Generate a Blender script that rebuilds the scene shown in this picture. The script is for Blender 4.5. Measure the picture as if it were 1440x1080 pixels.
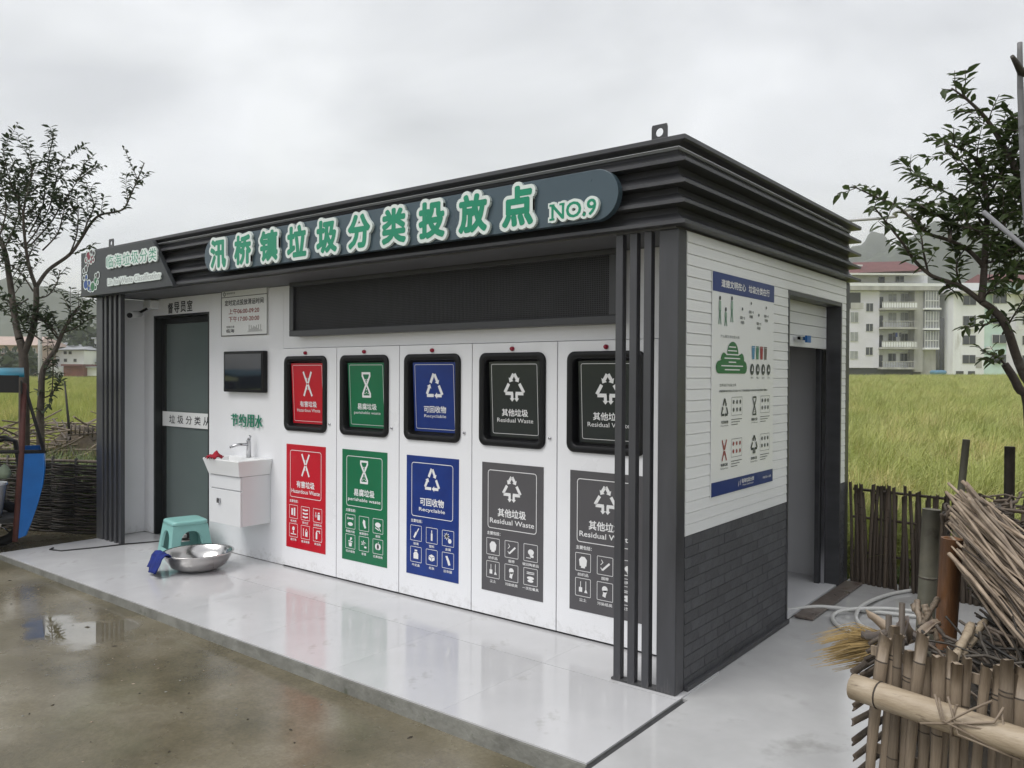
import bpy, math, random
from mathutils import Vector, Matrix, noise as mnoise
random.seed(7)
RND = random.random
def U(a, b): return a + (b-a)*RND()
for o in list(bpy.data.objects): bpy.data.objects.remove(o)
SC = bpy.context.scene
COL = SC.collection

# ------------------------------------------------------------------ camera
F_PX, YAW, PIT, ROL = 1135.5, 0.66608, -0.01081, 0.00526
CAM = Vector((1.7751, -3.54602, 1.55))
FW = Vector((-math.sin(YAW)*math.cos(PIT), math.cos(YAW)*math.cos(PIT), math.sin(PIT)))
_r = Vector((math.cos(YAW), math.sin(YAW), 0)); _u = _r.cross(FW)
RT = _r*math.cos(ROL) + _u*math.sin(ROL); UP = -_r*math.sin(ROL) + _u*math.cos(ROL)
cam = bpy.data.objects.new('camera', bpy.data.cameras.new('camera')); COL.objects.link(cam)
cam.matrix_world = Matrix(((RT.x, UP.x, -FW.x, CAM.x), (RT.y, UP.y, -FW.y, CAM.y), (RT.z, UP.z, -FW.z, CAM.z), (0, 0, 0, 1)))
cam.data.sensor_width = 36; cam.data.lens = 36*F_PX/1440; cam.data.clip_start = .05; cam.data.clip_end = 6000
SC.camera = cam
def at(px, py, d):
    """world point seen at photograph pixel px,py at depth d (a survey helper)"""
    return CAM + (FW*F_PX + RT*(px-720) + UP*(540-py))*(d/F_PX)

# ------------------------------------------------------------------ world, sun, exposure
SUN_EL, SUN_AZ = math.radians(58), math.radians(200)
W_ = bpy.data.worlds.new('World'); SC.world = W_; W_.use_nodes = True
nt = W_.node_tree; nt.nodes.clear()
def N(t, tree=None, **kw):
    n = (tree or nt).nodes.new(t)
    for k, v in kw.items():
        if k in n.bl_rna.properties: setattr(n, k, v)
    return n
out = N('ShaderNodeOutputWorld'); bg = N('ShaderNodeBackground'); sky = N('ShaderNodeTexSky')
sky.sky_type = 'NISHITA'; sky.sun_disc = False; sky.sun_elevation = SUN_EL; sky.sun_rotation = SUN_AZ
sky.air_density = 1.0; sky.dust_density = 2.0
tc = N('ShaderNodeTexCoord'); sep = N('ShaderNodeSeparateXYZ')
nt.links.new(tc.outputs['Generated'], sep.inputs[0])
mz = N('ShaderNodeMath', operation='MAXIMUM'); mz.inputs[1].default_value = 0.0; nt.links.new(sep.outputs[2], mz.inputs[0])
az_ = N('ShaderNodeMath', operation='ADD'); az_.inputs[1].default_value = .22; nt.links.new(mz.outputs[0], az_.inputs[0])
dx = N('ShaderNodeMath', operation='DIVIDE'); dy = N('ShaderNodeMath', operation='DIVIDE')
nt.links.new(sep.outputs[0], dx.inputs[0]); nt.links.new(az_.outputs[0], dx.inputs[1])
nt.links.new(sep.outputs[1], dy.inputs[0]); nt.links.new(az_.outputs[0], dy.inputs[1])
cmb = N('ShaderNodeCombineXYZ'); nt.links.new(dx.outputs[0], cmb.inputs[0]); nt.links.new(dy.outputs[0], cmb.inputs[1])
n1 = N('ShaderNodeTexNoise'); n1.inputs['Scale'].default_value = 1.5; n1.inputs['Detail'].default_value = 5; n1.inputs['Roughness'].default_value = .5; n1.inputs['Distortion'].default_value = .35
nt.links.new(cmb.outputs[0], n1.inputs['Vector'])
rp = N('ShaderNodeValToRGB'); e = rp.color_ramp.elements
e[0].position = .34; e[0].color = (4.0, 4.05, 4.33, 1); e[1].position = .66; e[1].color = (6.85, 6.9, 7.15, 1)
nt.links.new(n1.outputs['Fac'], rp.inputs[0])
mx = N('ShaderNodeMix', data_type='RGBA'); mx.inputs[0].default_value = .93
nt.links.new(sky.outputs[0], mx.inputs[6]); nt.links.new(rp.outputs[0], mx.inputs[7])
nt.links.new(mx.outputs[2], bg.inputs[0]); bg.inputs[1].default_value = 0.10
nt.links.new(bg.outputs[0], out.inputs[0])
sun = bpy.data.objects.new('sun', bpy.data.lights.new('sun', 'SUN')); COL.objects.link(sun)
sun.data.energy = 1.5; sun.data.angle = math.radians(35); sun.data.color = (1, .98, .95)
_sd = Vector((math.cos(SUN_EL)*math.sin(SUN_AZ), math.cos(SUN_EL)*math.cos(SUN_AZ), math.sin(SUN_EL)))
sun.rotation_euler = _sd.to_track_quat('Z', 'Y').to_euler()
SC.view_settings.view_transform = 'Standard'; SC.view_settings.look = 'None'
SC.view_settings.exposure = 0.70; SC.view_settings.gamma = 1
SC.render.engine = 'CYCLES'; SC.cycles.max_bounces = 7; SC.cycles.volume_bounces = 3; SC.cycles.volume_step_rate = 6; SC.cycles.volume_preview_step_rate = 6; SC.cycles.volume_max_steps = 64; SC.cycles.transparent_max_bounces = 12

# ------------------------------------------------------------------ materials
def mat(name, col, rough=.5, metal=0., var=.12, vscale=6., detail=5, bump=0., bscale=40., rvar=0., stretch=None, objvar=0., col2=None, spec=.5, trans=0., sss=0., spots=None, coat=0., world=False, splash=None, leafy=0.):
    m = bpy.data.materials.new(name); m.use_nodes = True; t = m.node_tree; b = t.nodes['Principled BSDF']
    b.inputs['Roughness'].default_value = rough; b.inputs['Metallic'].default_value = metal
    b.inputs['Specular IOR Level'].default_value = spec; b.inputs['Transmission Weight'].default_value = trans
    b.inputs['Coat Weight'].default_value = coat
    tcn = N('ShaderNodeTexCoord', t); src = tcn.outputs['Object']
    if world: src = N('ShaderNodeNewGeometry', t).outputs['Position']
    if stretch:
        mp = N('ShaderNodeMapping', t); mp.inputs['Scale'].default_value = stretch; t.links.new(src, mp.inputs[0]); src = mp.outputs[0]
    nz = N('ShaderNodeTexNoise', t); nz.inputs['Scale'].default_value = vscale; nz.inputs['Detail'].default_value = detail; nz.inputs['Roughness'].default_value = .6
    t.links.new(src, nz.inputs['Vector'])
    r = N('ShaderNodeValToRGB', t); e = r.color_ramp.elements; e[0].position = .3; e[1].position = .7
    c2 = col2 or tuple(min(1, c*(1+var)) for c in col); c1 = tuple(c*(1-var) for c in col) if not col2 else col
    e[0].color = (*c1, 1); e[1].color = (*c2, 1)
    t.links.new(nz.outputs['Fac'], r.inputs[0]); csock = r.outputs[0]
    if spots:   # (colour, scale, threshold)
        n2 = N('ShaderNodeTexNoise', t); n2.inputs['Scale'].default_value = spots[1]; n2.inputs['Detail'].default_value = 6; n2.inputs['Roughness'].default_value = .65
        t.links.new(src, n2.inputs['Vector'])
        mr = N('ShaderNodeMapRange', t); mr.inputs[1].default_value = spots[2]; mr.inputs[2].default_value = spots[2]+.12
        t.links.new(n2.outputs['Fac'], mr.inputs[0])
        mm = N('ShaderNodeMix', t, data_type='RGBA'); t.links.new(mr.outputs[0], mm.inputs[0]); t.links.new(csock, mm.inputs[6]); mm.inputs[7].default_value = (*spots[0], 1); csock = mm.outputs[2]
    if objvar:
        oi = N('ShaderNodeObjectInfo', t); mr = N('ShaderNodeMapRange', t); mr.inputs[3].default_value = 1-objvar; mr.inputs[4].default_value = 1+objvar
        t.links.new(oi.outputs['Random'], mr.inputs[0])
        mm = N('ShaderNodeVectorMath', t, operation='SCALE'); t.links.new(csock, mm.inputs[0]); t.links.new(mr.outputs[0], mm.inputs['Scale']); csock = mm.outputs[0]
    if splash:   # splashed mud near the foot: (colour, height)
        sz = N('ShaderNodeSeparateXYZ', t); t.links.new(N('ShaderNodeNewGeometry', t).outputs['Position'], sz.inputs[0])
        ns = N('ShaderNodeTexNoise', t); ns.inputs['Scale'].default_value = 22; ns.inputs['Detail'].default_value = 7; ns.inputs['Roughness'].default_value = .75; t.links.new(src, ns.inputs['Vector'])
        hr = N('ShaderNodeMapRange', t); hr.inputs[1].default_value = 0; hr.inputs[2].default_value = splash[1]; hr.inputs[3].default_value = .20; hr.inputs[4].default_value = -.12; t.links.new(sz.outputs[2], hr.inputs[0])
        ad = N('ShaderNodeMath', t, operation='ADD'); t.links.new(ns.outputs['Fac'], ad.inputs[0]); t.links.new(hr.outputs[0], ad.inputs[1])
        mr = N('ShaderNodeMapRange', t); mr.inputs[1].default_value = .60; mr.inputs[2].default_value = .85; mr.inputs[4].default_value = .40; t.links.new(ad.outputs[0], mr.inputs[0])
        mm = N('ShaderNodeMix', t, data_type='RGBA'); t.links.new(mr.outputs[0], mm.inputs[0]); t.links.new(csock, mm.inputs[6]); mm.inputs[7].default_value = (*splash[0], 1); csock = mm.outputs[2]
    t.links.new(csock, b.inputs['Base Color'])
    if leafy:
        tl = N('ShaderNodeBsdfTranslucent', t); ms = N('ShaderNodeMixShader', t); ms.inputs[0].default_value = leafy; om = t.nodes['Material Output']
        t.links.new(csock, tl.inputs[0]); t.links.new(b.outputs[0], ms.inputs[1]); t.links.new(tl.outputs[0], ms.inputs[2]); t.links.new(ms.outputs[0], om.inputs[0])
    if rvar:
        mr = N('ShaderNodeMapRange', t); mr.inputs[1].default_value = .3; mr.inputs[2].default_value = .7; mr.inputs[3].default_value = max(.02, rough-rvar); mr.inputs[4].default_value = min(1, rough+rvar)
        t.links.new(nz.outputs['Fac'], mr.inputs[0]); t.links.new(mr.outputs[0], b.inputs['Roughness'])
    if bump:
        n3 = N('ShaderNodeTexNoise', t); n3.inputs['Scale'].default_value = bscale; n3.inputs['Detail'].default_value = 4
        t.links.new(src, n3.inputs['Vector'])
        bp = N('ShaderNodeBump', t); bp.inputs['Strength'].default_value = bump; bp.inputs['Distance'].default_value = .01
        t.links.new(n3.outputs['Fac'], bp.inputs['Height']); t.links.new(bp.outputs[0], b.inputs['Normal'])
    return m
M = {}
M['char'] = mat('charcoal_metal', (.060, .061, .066), .42, .2, .18, 3, stretch=(1, 1, 4), rvar=.1, spots=((.06, .06, .062), 9, .62))
M['char_col'] = mat('charcoal_column', (.062, .063, .069), .38, .2, .15, 4, stretch=(3, 3, .5), rvar=.1, spots=((.12, .12, .12), 14, .72), splash=((.20, .19, .18), .16))
M['soffit'] = mat('soffit_metal', (.11, .11, .112), .6, 0, .1, 3)
M['white'] = mat('white_panel', (.80, .805, .825), .38, 0, .035, 2.2, rvar=.1, bump=.03, bscale=9, splash=((.34, .33, .30), .22))
M['door_white'] = mat('bin_door_paint', (.81, .815, .835), .33, 0, .03, 2, rvar=.08, spots=((.71, .71, .715), 5, .66), splash=((.36, .35, .32), .20))
M['plank'] = mat('white_siding', (.77, .78, .775), .45, 0, .04, 12, stretch=(1, .3, 6), bump=.25, bscale=30, objvar=.03)
M['brick'] = mat('dark_siding', (.068, .070, .076), .55, 0, .15, 25, bump=.4, bscale=60, objvar=.16)
M['joint'] = mat('siding_joint', (.12, .122, .128), .6, 0, .1)
M['joint_white'] = mat('siding_joint_white', (.42, .42, .42), .6, 0, .1)
M['tile'] = mat('floor_tile', (.54, .54, .55), .12, 0, .07, 1.6, detail=8, rvar=.10, objvar=.005, spots=((.37, .36, .345), 2.3, .60), spec=.6)
M['slab'] = mat('slab_concrete', (.20, .20, .18), .6, 0, .25, 8, bump=.5, bscale=30, rvar=.2, spots=((.10, .11, .08), 6, .6))
M['path'] = mat('path_concrete', (.47, .47, .47), .11, 0, .10, 2.5, detail=9, rvar=.09, bump=.04, bscale=70, spots=((.37, .37, .36), 2.2, .58), spec=.6)
M['strip'] = mat('dark_edge', (.05, .05, .052), .4, 0, .3, 20)
M['black'] = mat('black_plastic', (.006, .006, .007), .38, 0, .1, 5, rvar=.05, spec=.28)
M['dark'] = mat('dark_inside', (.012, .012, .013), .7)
M['interior'] = mat('interior_grey', (.62, .62, .63), .6, 0, .04, 2)
M['glass'] = mat('frosted_glass', (.13, .16, .155), .16, 0, .06, 1.2, spec=.6)
M['doorframe'] = mat('door_frame', (.035, .038, .038), .35, .5)
M['screen'] = mat('screen_glass', (.014, .017, .022), .07, 0, .2, 3)
M['red'] = mat('poster_red', (.50, .001, .014), .32, 0, .05)
M['green'] = mat('poster_green', (.0, .135, .052), .32, 0, .05, col2=(.0, .15, .06))
M['blue'] = mat('poster_blue', (.0, .020, .165), .32, 0, .05, col2=(.0, .03, .21))
M['grey'] = mat('poster_grey', (.085, .082, .088), .35, 0, .05)
M['flapdark'] = mat('poster_dark', (.020, .026, .025), .2, 0, .05)
M['print'] = mat('white_print', (.78, .78, .78), .4, 0, .03)
M['inkblack'] = mat('black_ink', (.03, .03, .035), .5, 0, .05)
M['inkred'] = mat('red_ink', (.32, .05, .045), .5, 0, .05)
M['inkgreen'] = mat('green_ink', (.02, .22, .13), .5, 0, .05)
M['cloud'] = mat('poster_cloud_green', (.015, .15, .045), .4, 0, .05)
M['pblue'] = mat('poster_header_blue', (.006, .028, .17), .35, 0, .05)
M['paper'] = mat('poster_paper', (.80, .81, .80), .3, 0, .03, 1.5)
M['letter_green'] = mat('letter_green', (.0, .23, .12), .3, 0, .08)
M['letter_white'] = mat('letter_edge', (.66, .72, .69), .35, 0, .04)
M['letter_pale'] = mat('letter_pale', (.36, .38, .38), .4)
M['board'] = mat('sign_board', (.055, .085, .105), .3, .1, .08, 2, rvar=.05)
M['logo_board'] = mat('logo_board', (.04, .044, .048), .42, .2, .08, 2)
M['led'] = mat('red_led', (.30, .005, .03), .2, 0, .1)
M['steel'] = mat('stainless_steel', (.55, .54, .53), .2, 1, .08, 3, rvar=.08, stretch=(1, 1, 8), bump=.05, bscale=20)
M['chrome'] = mat('chrome', (.5, .5, .52), .12, 1, .05)
M['ceramic'] = mat('white_ceramic', (.78, .79, .79), .1, 0, .02)
M['vanity'] = mat('vanity_white', (.72, .73, .74), .2, 0, .02)
M['stool'] = mat('mint_plastic', (.25, .50, .47), .35, 0, .06, 5)
M['clothblue'] = mat('blue_cloth', (.006, .02, .17), .9, 0, .3, 20, bump=.5, bscale=60)
M['clothred'] = mat('red_cloth', (.30, .004, .02), .8, 0, .3, 20, bump=.3)
M['hose'] = mat('white_hose', (.60, .60, .58), .35, 0, .06, 20)
M['cable'] = mat('black_cable', (.015, .015, .015), .4)
M['bamboo'] = mat('dry_bamboo', (.15, .115, .08), .5, 0, .25, 16, stretch=(6, 6, .35), bump=.3, bscale=50, objvar=.25, spots=((.055, .042, .03), 6, .56), col2=(.26, .205, .15))
M['bamboo_dark'] = mat('weathered_bamboo', (.055, .042, .030), .55, 0, .3, 14, stretch=(6, 6, .4), bump=.3, objvar=.45, col2=(.105, .08, .06))
M['pole'] = mat('bamboo_pole', (.30, .235, .16), .42, 0, .2, 9, stretch=(.5, 5, 5), bump=.2, spots=((.12, .085, .055), 7, .58), col2=(.42, .345, .25))
M['grnbamboo'] = mat('green_bamboo', (.10, .10, .075), .5, 0, .3, 5, bump=.2, spots=((.06, .055, .035), 6, .6), col2=(.18, .165, .125))
M['redpost'] = mat('orange_brown_wood', (.12, .055, .025), .35, 0, .4, 5, stretch=(6, 6, .8), bump=.3, spots=((.05, .022, .01), 4, .62), col2=(.25, .115, .045))
M['brush'] = mat('dark_brushwood', (.018, .015, .012), .6, 0, .3, 8, bump=.3, objvar=.6, col2=(.06, .05, .038))
M['stick'] = mat('dry_stick', (.155, .115, .08), .6, 0, .3, 11, objvar=.4, bump=.3, col2=(.34, .27, .20), spots=((.10, .06, .05), 6, .62))
M['litter'] = mat('dead_leaf_litter', (.016, .013, .010), .8, 0, .5, 9, bump=1, bscale=30, col2=(.06, .048, .034))
M['straw'] = mat('straw', (.36, .25, .10), .6, 0, .25, 20)
M['ramp'] = mat('wet_board', (.15, .125, .11), .35, 0, .35, 5, rvar=.15, bump=.3, bscale=30, spots=((.08, .05, .04), 5, .55))
M['bark'] = mat('bark', (.06, .047, .036), .8, 0, .35, 10, bump=.8, bscale=40, spots=((.12, .11, .09), 7, .6))
M['leaf'] = mat('leaf', (.07, .115, .035), .38, 0, .35, 6, objvar=.5, col2=(.14, .20, .06), leafy=.45)
M['leaf_far'] = mat('leaf_left_tree', (.034, .052, .026), .5, 0, .35, 3, col2=(.048, .07, .030), leafy=.25)
M['rice'] = mat('rice_leaf', (.30, .36, .085), .5, 0, .3, .55, detail=7, objvar=.25, col2=(.44, .44, .14), spots=((.58, .49, .22), 1.1, .54), world=True, leafy=.2)
M['ricefar'] = mat('rice_far', (.27, .30, .07), .9, 0, .3, .35, detail=9, col2=(.40, .41, .11), bump=1, bscale=6)
M['weed'] = mat('weeds', (.05, .09, .02), .6, 0, .4, 3, col2=(.13, .17, .05))
M['soil'] = mat('soil', (.07, .06, .04), .8, 0, .4, 3, bump=1, bscale=8, col2=(.11, .10, .06))
M['veh_blue'] = mat('blue_paint', (.0, .115, .40), .35, 0, .12, 5, spots=((.01, .07, .22), 4, .64))
M['veh_red'] = mat('rusty_post', (.10, .035, .028), .55, .2, .3, 8)
M['tarp'] = mat('blue_tarp', (.02, .17, .25), .5, 0, .2, 6, bump=.4, bscale=12)
M['rubber'] = mat('rubber', (.012, .012, .012), .7)
M['clear'] = mat('clear_plastic', (.85, .88, .88), .08, 0, .02, trans=1.0)
M['clear'].node_tree.nodes['Principled BSDF'].inputs['Transmission Weight'].default_value = 0; M['clear'].node_tree.nodes['Principled BSDF'].inputs['Alpha'].default_value = .22
M['bagpale'] = mat('pale_bag', (.22, .27, .19), .6, 0, .2, 8, bump=.5)
M['mount'] = mat('forest_hill', (.010, .017, .012), .9, 0, .4, .02, detail=10, bump=1, bscale=.3, col2=(.022, .034, .022))
M['hw'] = mat('render_white', (.72, .73, .76), .8, 0, .08, .6, stretch=(1, 1, .3), spots=((.46, .455, .44), .5, .60))
M['hlilac'] = mat('render_lilac', (.62, .61, .68), .8, 0, .06, .6)
M['hmint'] = mat('render_mint', (.50, .64, .60), .8, 0, .06, .6)
M['hgrey'] = mat('concrete_stained', (.36, .355, .34), .8, 0, .25, .9, stretch=(1, 1, .25))
M['hpink'] = mat('render_pink', (.42, .32, .28), .8, 0, .1, .6)
M['roofred'] = mat('roof_red', (.13, .045, .045), .7, 0, .2, .8)
M['roofgrey'] = mat('roof_grey', (.30, .31, .33), .7, 0, .15, .8)
M['win'] = mat('window_pane', (.035, .04, .045), .12, 0, .3, .7)
M['winlight'] = mat('window_curtain', (.25, .26, .27), .3, 0, .3, .8)
M['frame'] = mat('window_frame', (.6, .6, .6), .5)
M['hdark'] = mat('dark_grey_and_recess_shade', (.05, .052, .055), .8)  # dark grey parts, and flat sheets that paint the shade inside openings
M['brickred'] = mat('red_shed', (.16, .055, .045), .8, 0, .2, 1)
M['polec'] = mat('concrete_pole', (.33, .33, .32), .7, 0, .1)
M['deadwood'] = mat('grey_trunk', (.16, .16, .165), .6, 0, .25, 5, spots=((.05, .05, .05), 4, .62))

M['node'] = mat('bamboo_node', (.05, .038, .028), .7, 0, .4, 30, bump=.4)
# yard: wet brown concrete with a real puddle film where the slab dips
def yard_mat():
    m = bpy.data.materials.new('wet_yard'); m.use_nodes = True; t = m.node_tree; b = t.nodes['Principled BSDF']
    g = N('ShaderNodeTexCoord', t)
    def noise(s, d=6, r=.6, off=(0, 0, 0)):
        mp = N('ShaderNodeMapping', t); mp.inputs['Location'].default_value = off; t.links.new(g.outputs['Object'], mp.inputs[0])
        n = N('ShaderNodeTexNoise', t); n.inputs['Scale'].default_value = s; n.inputs['Detail'].default_value = d; n.inputs['Roughness'].default_value = r
        t.links.new(mp.outputs[0], n.inputs['Vector']); return n.outputs['Fac']
    a = noise(1.1, 9, .62); r = N('ShaderNodeValToRGB', t); e = r.color_ramp.elements
    e[0].position = .33; e[0].color = (.068, .060, .036, 1); e[1].position = .68; e[1].color = (.24, .215, .16, 1)
    x = e.new(.5); x.color = (.145, .125, .082, 1)
    t.links.new(a, r.inputs[0])
    g2 = noise(55, 3, .7); mm = N('ShaderNodeMix', t, data_type='RGBA', blend_type='MULTIPLY'); mm.inputs[0].default_value = .35
    r2 = N('ShaderNodeValToRGB', t); r2.color_ramp.elements[0].position = .35; r2.color_ramp.elements[0].color = (.5, .5, .5, 1); r2.color_ramp.elements[1].position = .65; r2.color_ramp.elements[1].color = (1.25, 1.25, 1.2, 1)
    t.links.new(g2, r2.inputs[0]); t.links.new(r.outputs[0], mm.inputs[6]); t.links.new(r2.outputs[0], mm.inputs[7])
    pc = at(113, 889, 4.9); pc = CAM+(pc-CAM)*((-.07-CAM.z)/(pc.z-CAM.z))
    dist_n = N('ShaderNodeTexNoise', t); dist_n.inputs['Scale'].default_value = 2.6; dist_n.inputs['Detail'].default_value = 5; t.links.new(g.outputs['Object'], dist_n.inputs['Vector'])
    vs_ = N('ShaderNodeVectorMath', t, operation='SUBTRACT'); t.links.new(g.outputs['Object'], vs_.inputs[0]); vs_.inputs[1].default_value = (pc.x, pc.y, 0)
    vm = N('ShaderNodeVectorMath', t, operation='MULTIPLY'); t.links.new(vs_.outputs[0], vm.inputs[0]); vm.inputs[1].default_value = (1/.50, 1/.34, 0)
    vl = N('ShaderNodeVectorMath', t, operation='LENGTH'); t.links.new(vm.outputs[0], vl.inputs[0])
    s1 = N('ShaderNodeMath', t, operation='MULTIPLY'); t.links.new(dist_n.outputs['Fac'], s1.inputs[0]); s1.inputs[1].default_value = 1.7
    s2 = N('ShaderNodeMath', t, operation='ADD'); t.links.new(vl.outputs['Value'], s2.inputs[0]); t.links.new(s1.outputs[0], s2.inputs[1])
    pud = N('ShaderNodeMapRange', t, interpolation_type='SMOOTHSTEP'); pud.inputs[1].default_value = 1.42; pud.inputs[2].default_value = 1.78; pud.inputs[3].default_value = 1; pud.inputs[4].default_value = 0; t.links.new(s2.outputs[0], pud.inputs[0])
    sy = N('ShaderNodeSeparateXYZ', t); t.links.new(g.outputs['Object'], sy.inputs[0])
    nearp = N('ShaderNodeMapRange', t); nearp.inputs[1].default_value = -1.9; nearp.inputs[2].default_value = -1.0; t.links.new(sy.outputs[1], nearp.inputs[0])
    mo = noise(.9, 6, .6, (3, 8, 0)); rm = N('ShaderNodeMapRange', t); rm.inputs[1].default_value = .55; rm.inputs[2].default_value = .75; rm.inputs[4].default_value = .35
    t.links.new(mo, rm.inputs[0]); m3 = N('ShaderNodeMix', t, data_type='RGBA'); t.links.new(rm.outputs[0], m3.inputs[0]); t.links.new(mm.outputs[2], m3.inputs[6]); m3.inputs[7].default_value = (.07, .085, .03, 1)
    t.links.new(m3.outputs[2], b.inputs['Base Color'])
    w = noise(.75, 7, .6, (1.7, -2.2, 0)); rr = N('ShaderNodeMapRange', t); rr.inputs[1].default_value = .40; rr.inputs[2].default_value = .62; rr.inputs[3].default_value = .17; rr.inputs[4].default_value = .48
    wn = N('ShaderNodeMath', t, operation='MULTIPLY_ADD'); t.links.new(nearp.outputs[0], wn.inputs[0]); wn.inputs[1].default_value = -.05; t.links.new(w, wn.inputs[2]); w = wn.outputs[0]
    t.links.new(w, rr.inputs[0])
    dry = N('ShaderNodeMath', t, operation='SUBTRACT'); dry.inputs[0].default_value = 1; t.links.new(pud.outputs[0], dry.inputs[1])
    rm2 = N('ShaderNodeMath', t, operation='MULTIPLY'); t.links.new(rr.outputs[0], rm2.inputs[0]); t.links.new(dry.outputs[0], rm2.inputs[1]); rm3 = N('ShaderNodeMath', t, operation='MAXIMUM'); t.links.new(rm2.outputs[0], rm3.inputs[0]); rm3.inputs[1].default_value = .02
    t.links.new(rm3.outputs[0], b.inputs['Roughness'])
    cw = N('ShaderNodeMapRange', t); cw.inputs[3].default_value = 0; cw.inputs[4].default_value = 1; t.links.new(pud.outputs[0], cw.inputs[0]); t.links.new(cw.outputs[0], b.inputs['Coat Weight']); b.inputs['Coat Roughness'].default_value = .02; b.inputs['Coat IOR'].default_value = 1.6
    bp = N('ShaderNodeBump', t); bp.inputs['Distance'].default_value = .006
    st = N('ShaderNodeMapRange', t); st.inputs[1].default_value = .40; st.inputs[2].default_value = .62; st.inputs[3].default_value = .05; st.inputs[4].default_value = .55
    t.links.new(w, st.inputs[0]); stm = N('ShaderNodeMath', t, operation='MULTIPLY'); t.links.new(st.outputs[0], stm.inputs[0]); t.links.new(dry.outputs[0], stm.inputs[1]); t.links.new(stm.outputs[0], bp.inputs['Strength']); t.links.new(noise(28, 6, .65), bp.inputs['Height'])
    t.links.new(bp.outputs[0], b.inputs['Normal']); b.inputs['Specular IOR Level'].default_value = .6
    return m
M['yard'] = yard_mat()
M['water'] = mat('puddle_water', (.07, .06, .04), .015, 0, .1, 2, spec=.9, coat=1.0)

# ------------------------------------------------------------------ mesh builder
class MB:
    def __init__(s): s.v = []; s.f = []; s.m = []; s.sm = []
    def add(s, vs, fs, mi=0, smooth=False):
        b = len(s.v); s.v += [tuple(v) for v in vs]
        for f in fs: s.f.append([i+b for i in f]); s.m.append(mi); s.sm.append(smooth)
        return s
    def box(s, x0, x1, y0, y1, z0, z1, mi=0):
        return s.add([(x0, y0, z0), (x1, y0, z0), (x1, y1, z0), (x0, y1, z0), (x0, y0, z1), (x1, y0, z1), (x1, y1, z1), (x0, y1, z1)],
                     [(0, 3, 2, 1), (4, 5, 6, 7), (0, 1, 5, 4), (1, 2, 6, 5), (2, 3, 7, 6), (3, 0, 4, 7)], mi)
    def bar(s, a, b, w, h, upv=(0, 0, 1), mi=0):
        a = Vector(a); b = Vector(b); d = (b-a).normalized(); up = Vector(upv); sd = d.cross(up)
        if sd.length < 1e-4: sd = d.cross(Vector((1, 0, 0)))
        sd.normalize(); up = sd.cross(d); vs = []
        for p in (a, b):
            for i, j in ((-1, -1), (1, -1), (1, 1), (-1, 1)): vs.append(p + sd*(i*w/2) + up*(j*h/2))
        return s.add(vs, [(0, 1, 2, 3), (7, 6, 5, 4), (0, 4, 5, 1), (1, 5, 6, 2), (2, 6, 7, 3), (3, 7, 4, 0)], mi)
    def tube(s, pts, rad, n=6, mi=0, cap=True, smooth=True):
        pts = [Vector(p) for p in pts]; L = len(pts)
        if not hasattr(rad, '__len__'): rad = [rad]*L
        base = len(s.v); ref = None
        for i, p in enumerate(pts):
            d = (pts[min(i+1, L-1)]-pts[max(i-1, 0)]).normalized()
            if ref is None: ref = d.orthogonal().normalized()
            ref = (ref - d*ref.dot(d))
            ref = ref.normalized() if ref.length > 1e-5 else d.orthogonal().normalized()
            bi = d.cross(ref)
            for k in range(n):
                a = 2*math.pi*k/n; s.v.append(tuple(p + (ref*math.cos(a)+bi*math.sin(a))*rad[i]))
        for i in range(L-1):
            for k in range(n):
                a = base+i*n+k; b = base+i*n+(k+1) % n
                s.f.append([a, b, b+n, a+n]); s.m.append(mi); s.sm.append(smooth)
        if cap:
            s.f.append([base+k for k in range(n)][::-1]); s.m.append(mi); s.sm.append(False)
            s.f.append([base+(L-1)*n+k for k in range(n)]); s.m.append(mi); s.sm.append(False)
        return s
    def lathe(s, prof, c=(0, 0, 0), n=32, mi=0):
        base = len(s.v)
        for r, z in prof:
            for k in range(n):
                a = 2*math.pi*k/n; s.v.append((c[0]+r*math.cos(a), c[1]+r*math.sin(a), c[2]+z))
        for i in range(len(prof)-1):
            for k in range(n):
                a = base+i*n+k; b = base+i*n+(k+1) % n
                s.f.append([a, b, b+n, a+n]); s.m.append(mi); s.sm.append(True)
        return s
    def prism(s, poly, a, b, mi=0):
        """poly: world points (front face); offset vector b-a gives thickness"""
        o = Vector(b)-Vector(a); n = len(poly); vs = [Vector(p) for p in poly]; vs += [p+o for p in vs]
        fs = [list(range(n)), list(range(2*n-1, n-1, -1))]+[[i, i+n, (i+1) % n+n, (i+1) % n] for i in range(n)]
        return s.add(vs, fs, mi)
    def mesh(s, name, mats):
        me = bpy.data.meshes.new(name); me.from_pydata(s.v, [], s.f)
        for m in (mats if isinstance(mats, (list, tuple)) else [mats]): me.materials.append(m)
        me.polygons.foreach_set('material_index', s.m); me.polygons.foreach_set('use_smooth', s.sm)
        me.update(); return me
def link(o, parent=None):
    COL.objects.link(o)
    if parent is not None:
        o.parent = parent; o.matrix_parent_inverse = Matrix.Translation(-parent_world(parent))
    return o
def parent_world(p):
    # only translations are used on parents
    l = Vector(p.location)
    return l
def part(name, mb, mats, parent=None, bevel=0, label=None, loc=None, kind=None):
    me = mb.mesh(name, mats) if isinstance(mb, MB) else mb
    o = bpy.data.objects.new(name, me)
    if loc is not None: o.location = loc
    link(o, parent)
    if bevel:
        b = o.modifiers.new('b', 'BEVEL'); b.width = bevel; b.segments = 2; b.limit_method = 'ANGLE'; b.angle_limit = .6
    if label: o['label'] = label
    if kind: o['kind'] = kind
    return o
def sub(name, mb, mats, parent, **k):   # a child of a part whose own origin is the world origin
    return part(name, mb, mats, parent, **k)
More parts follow.
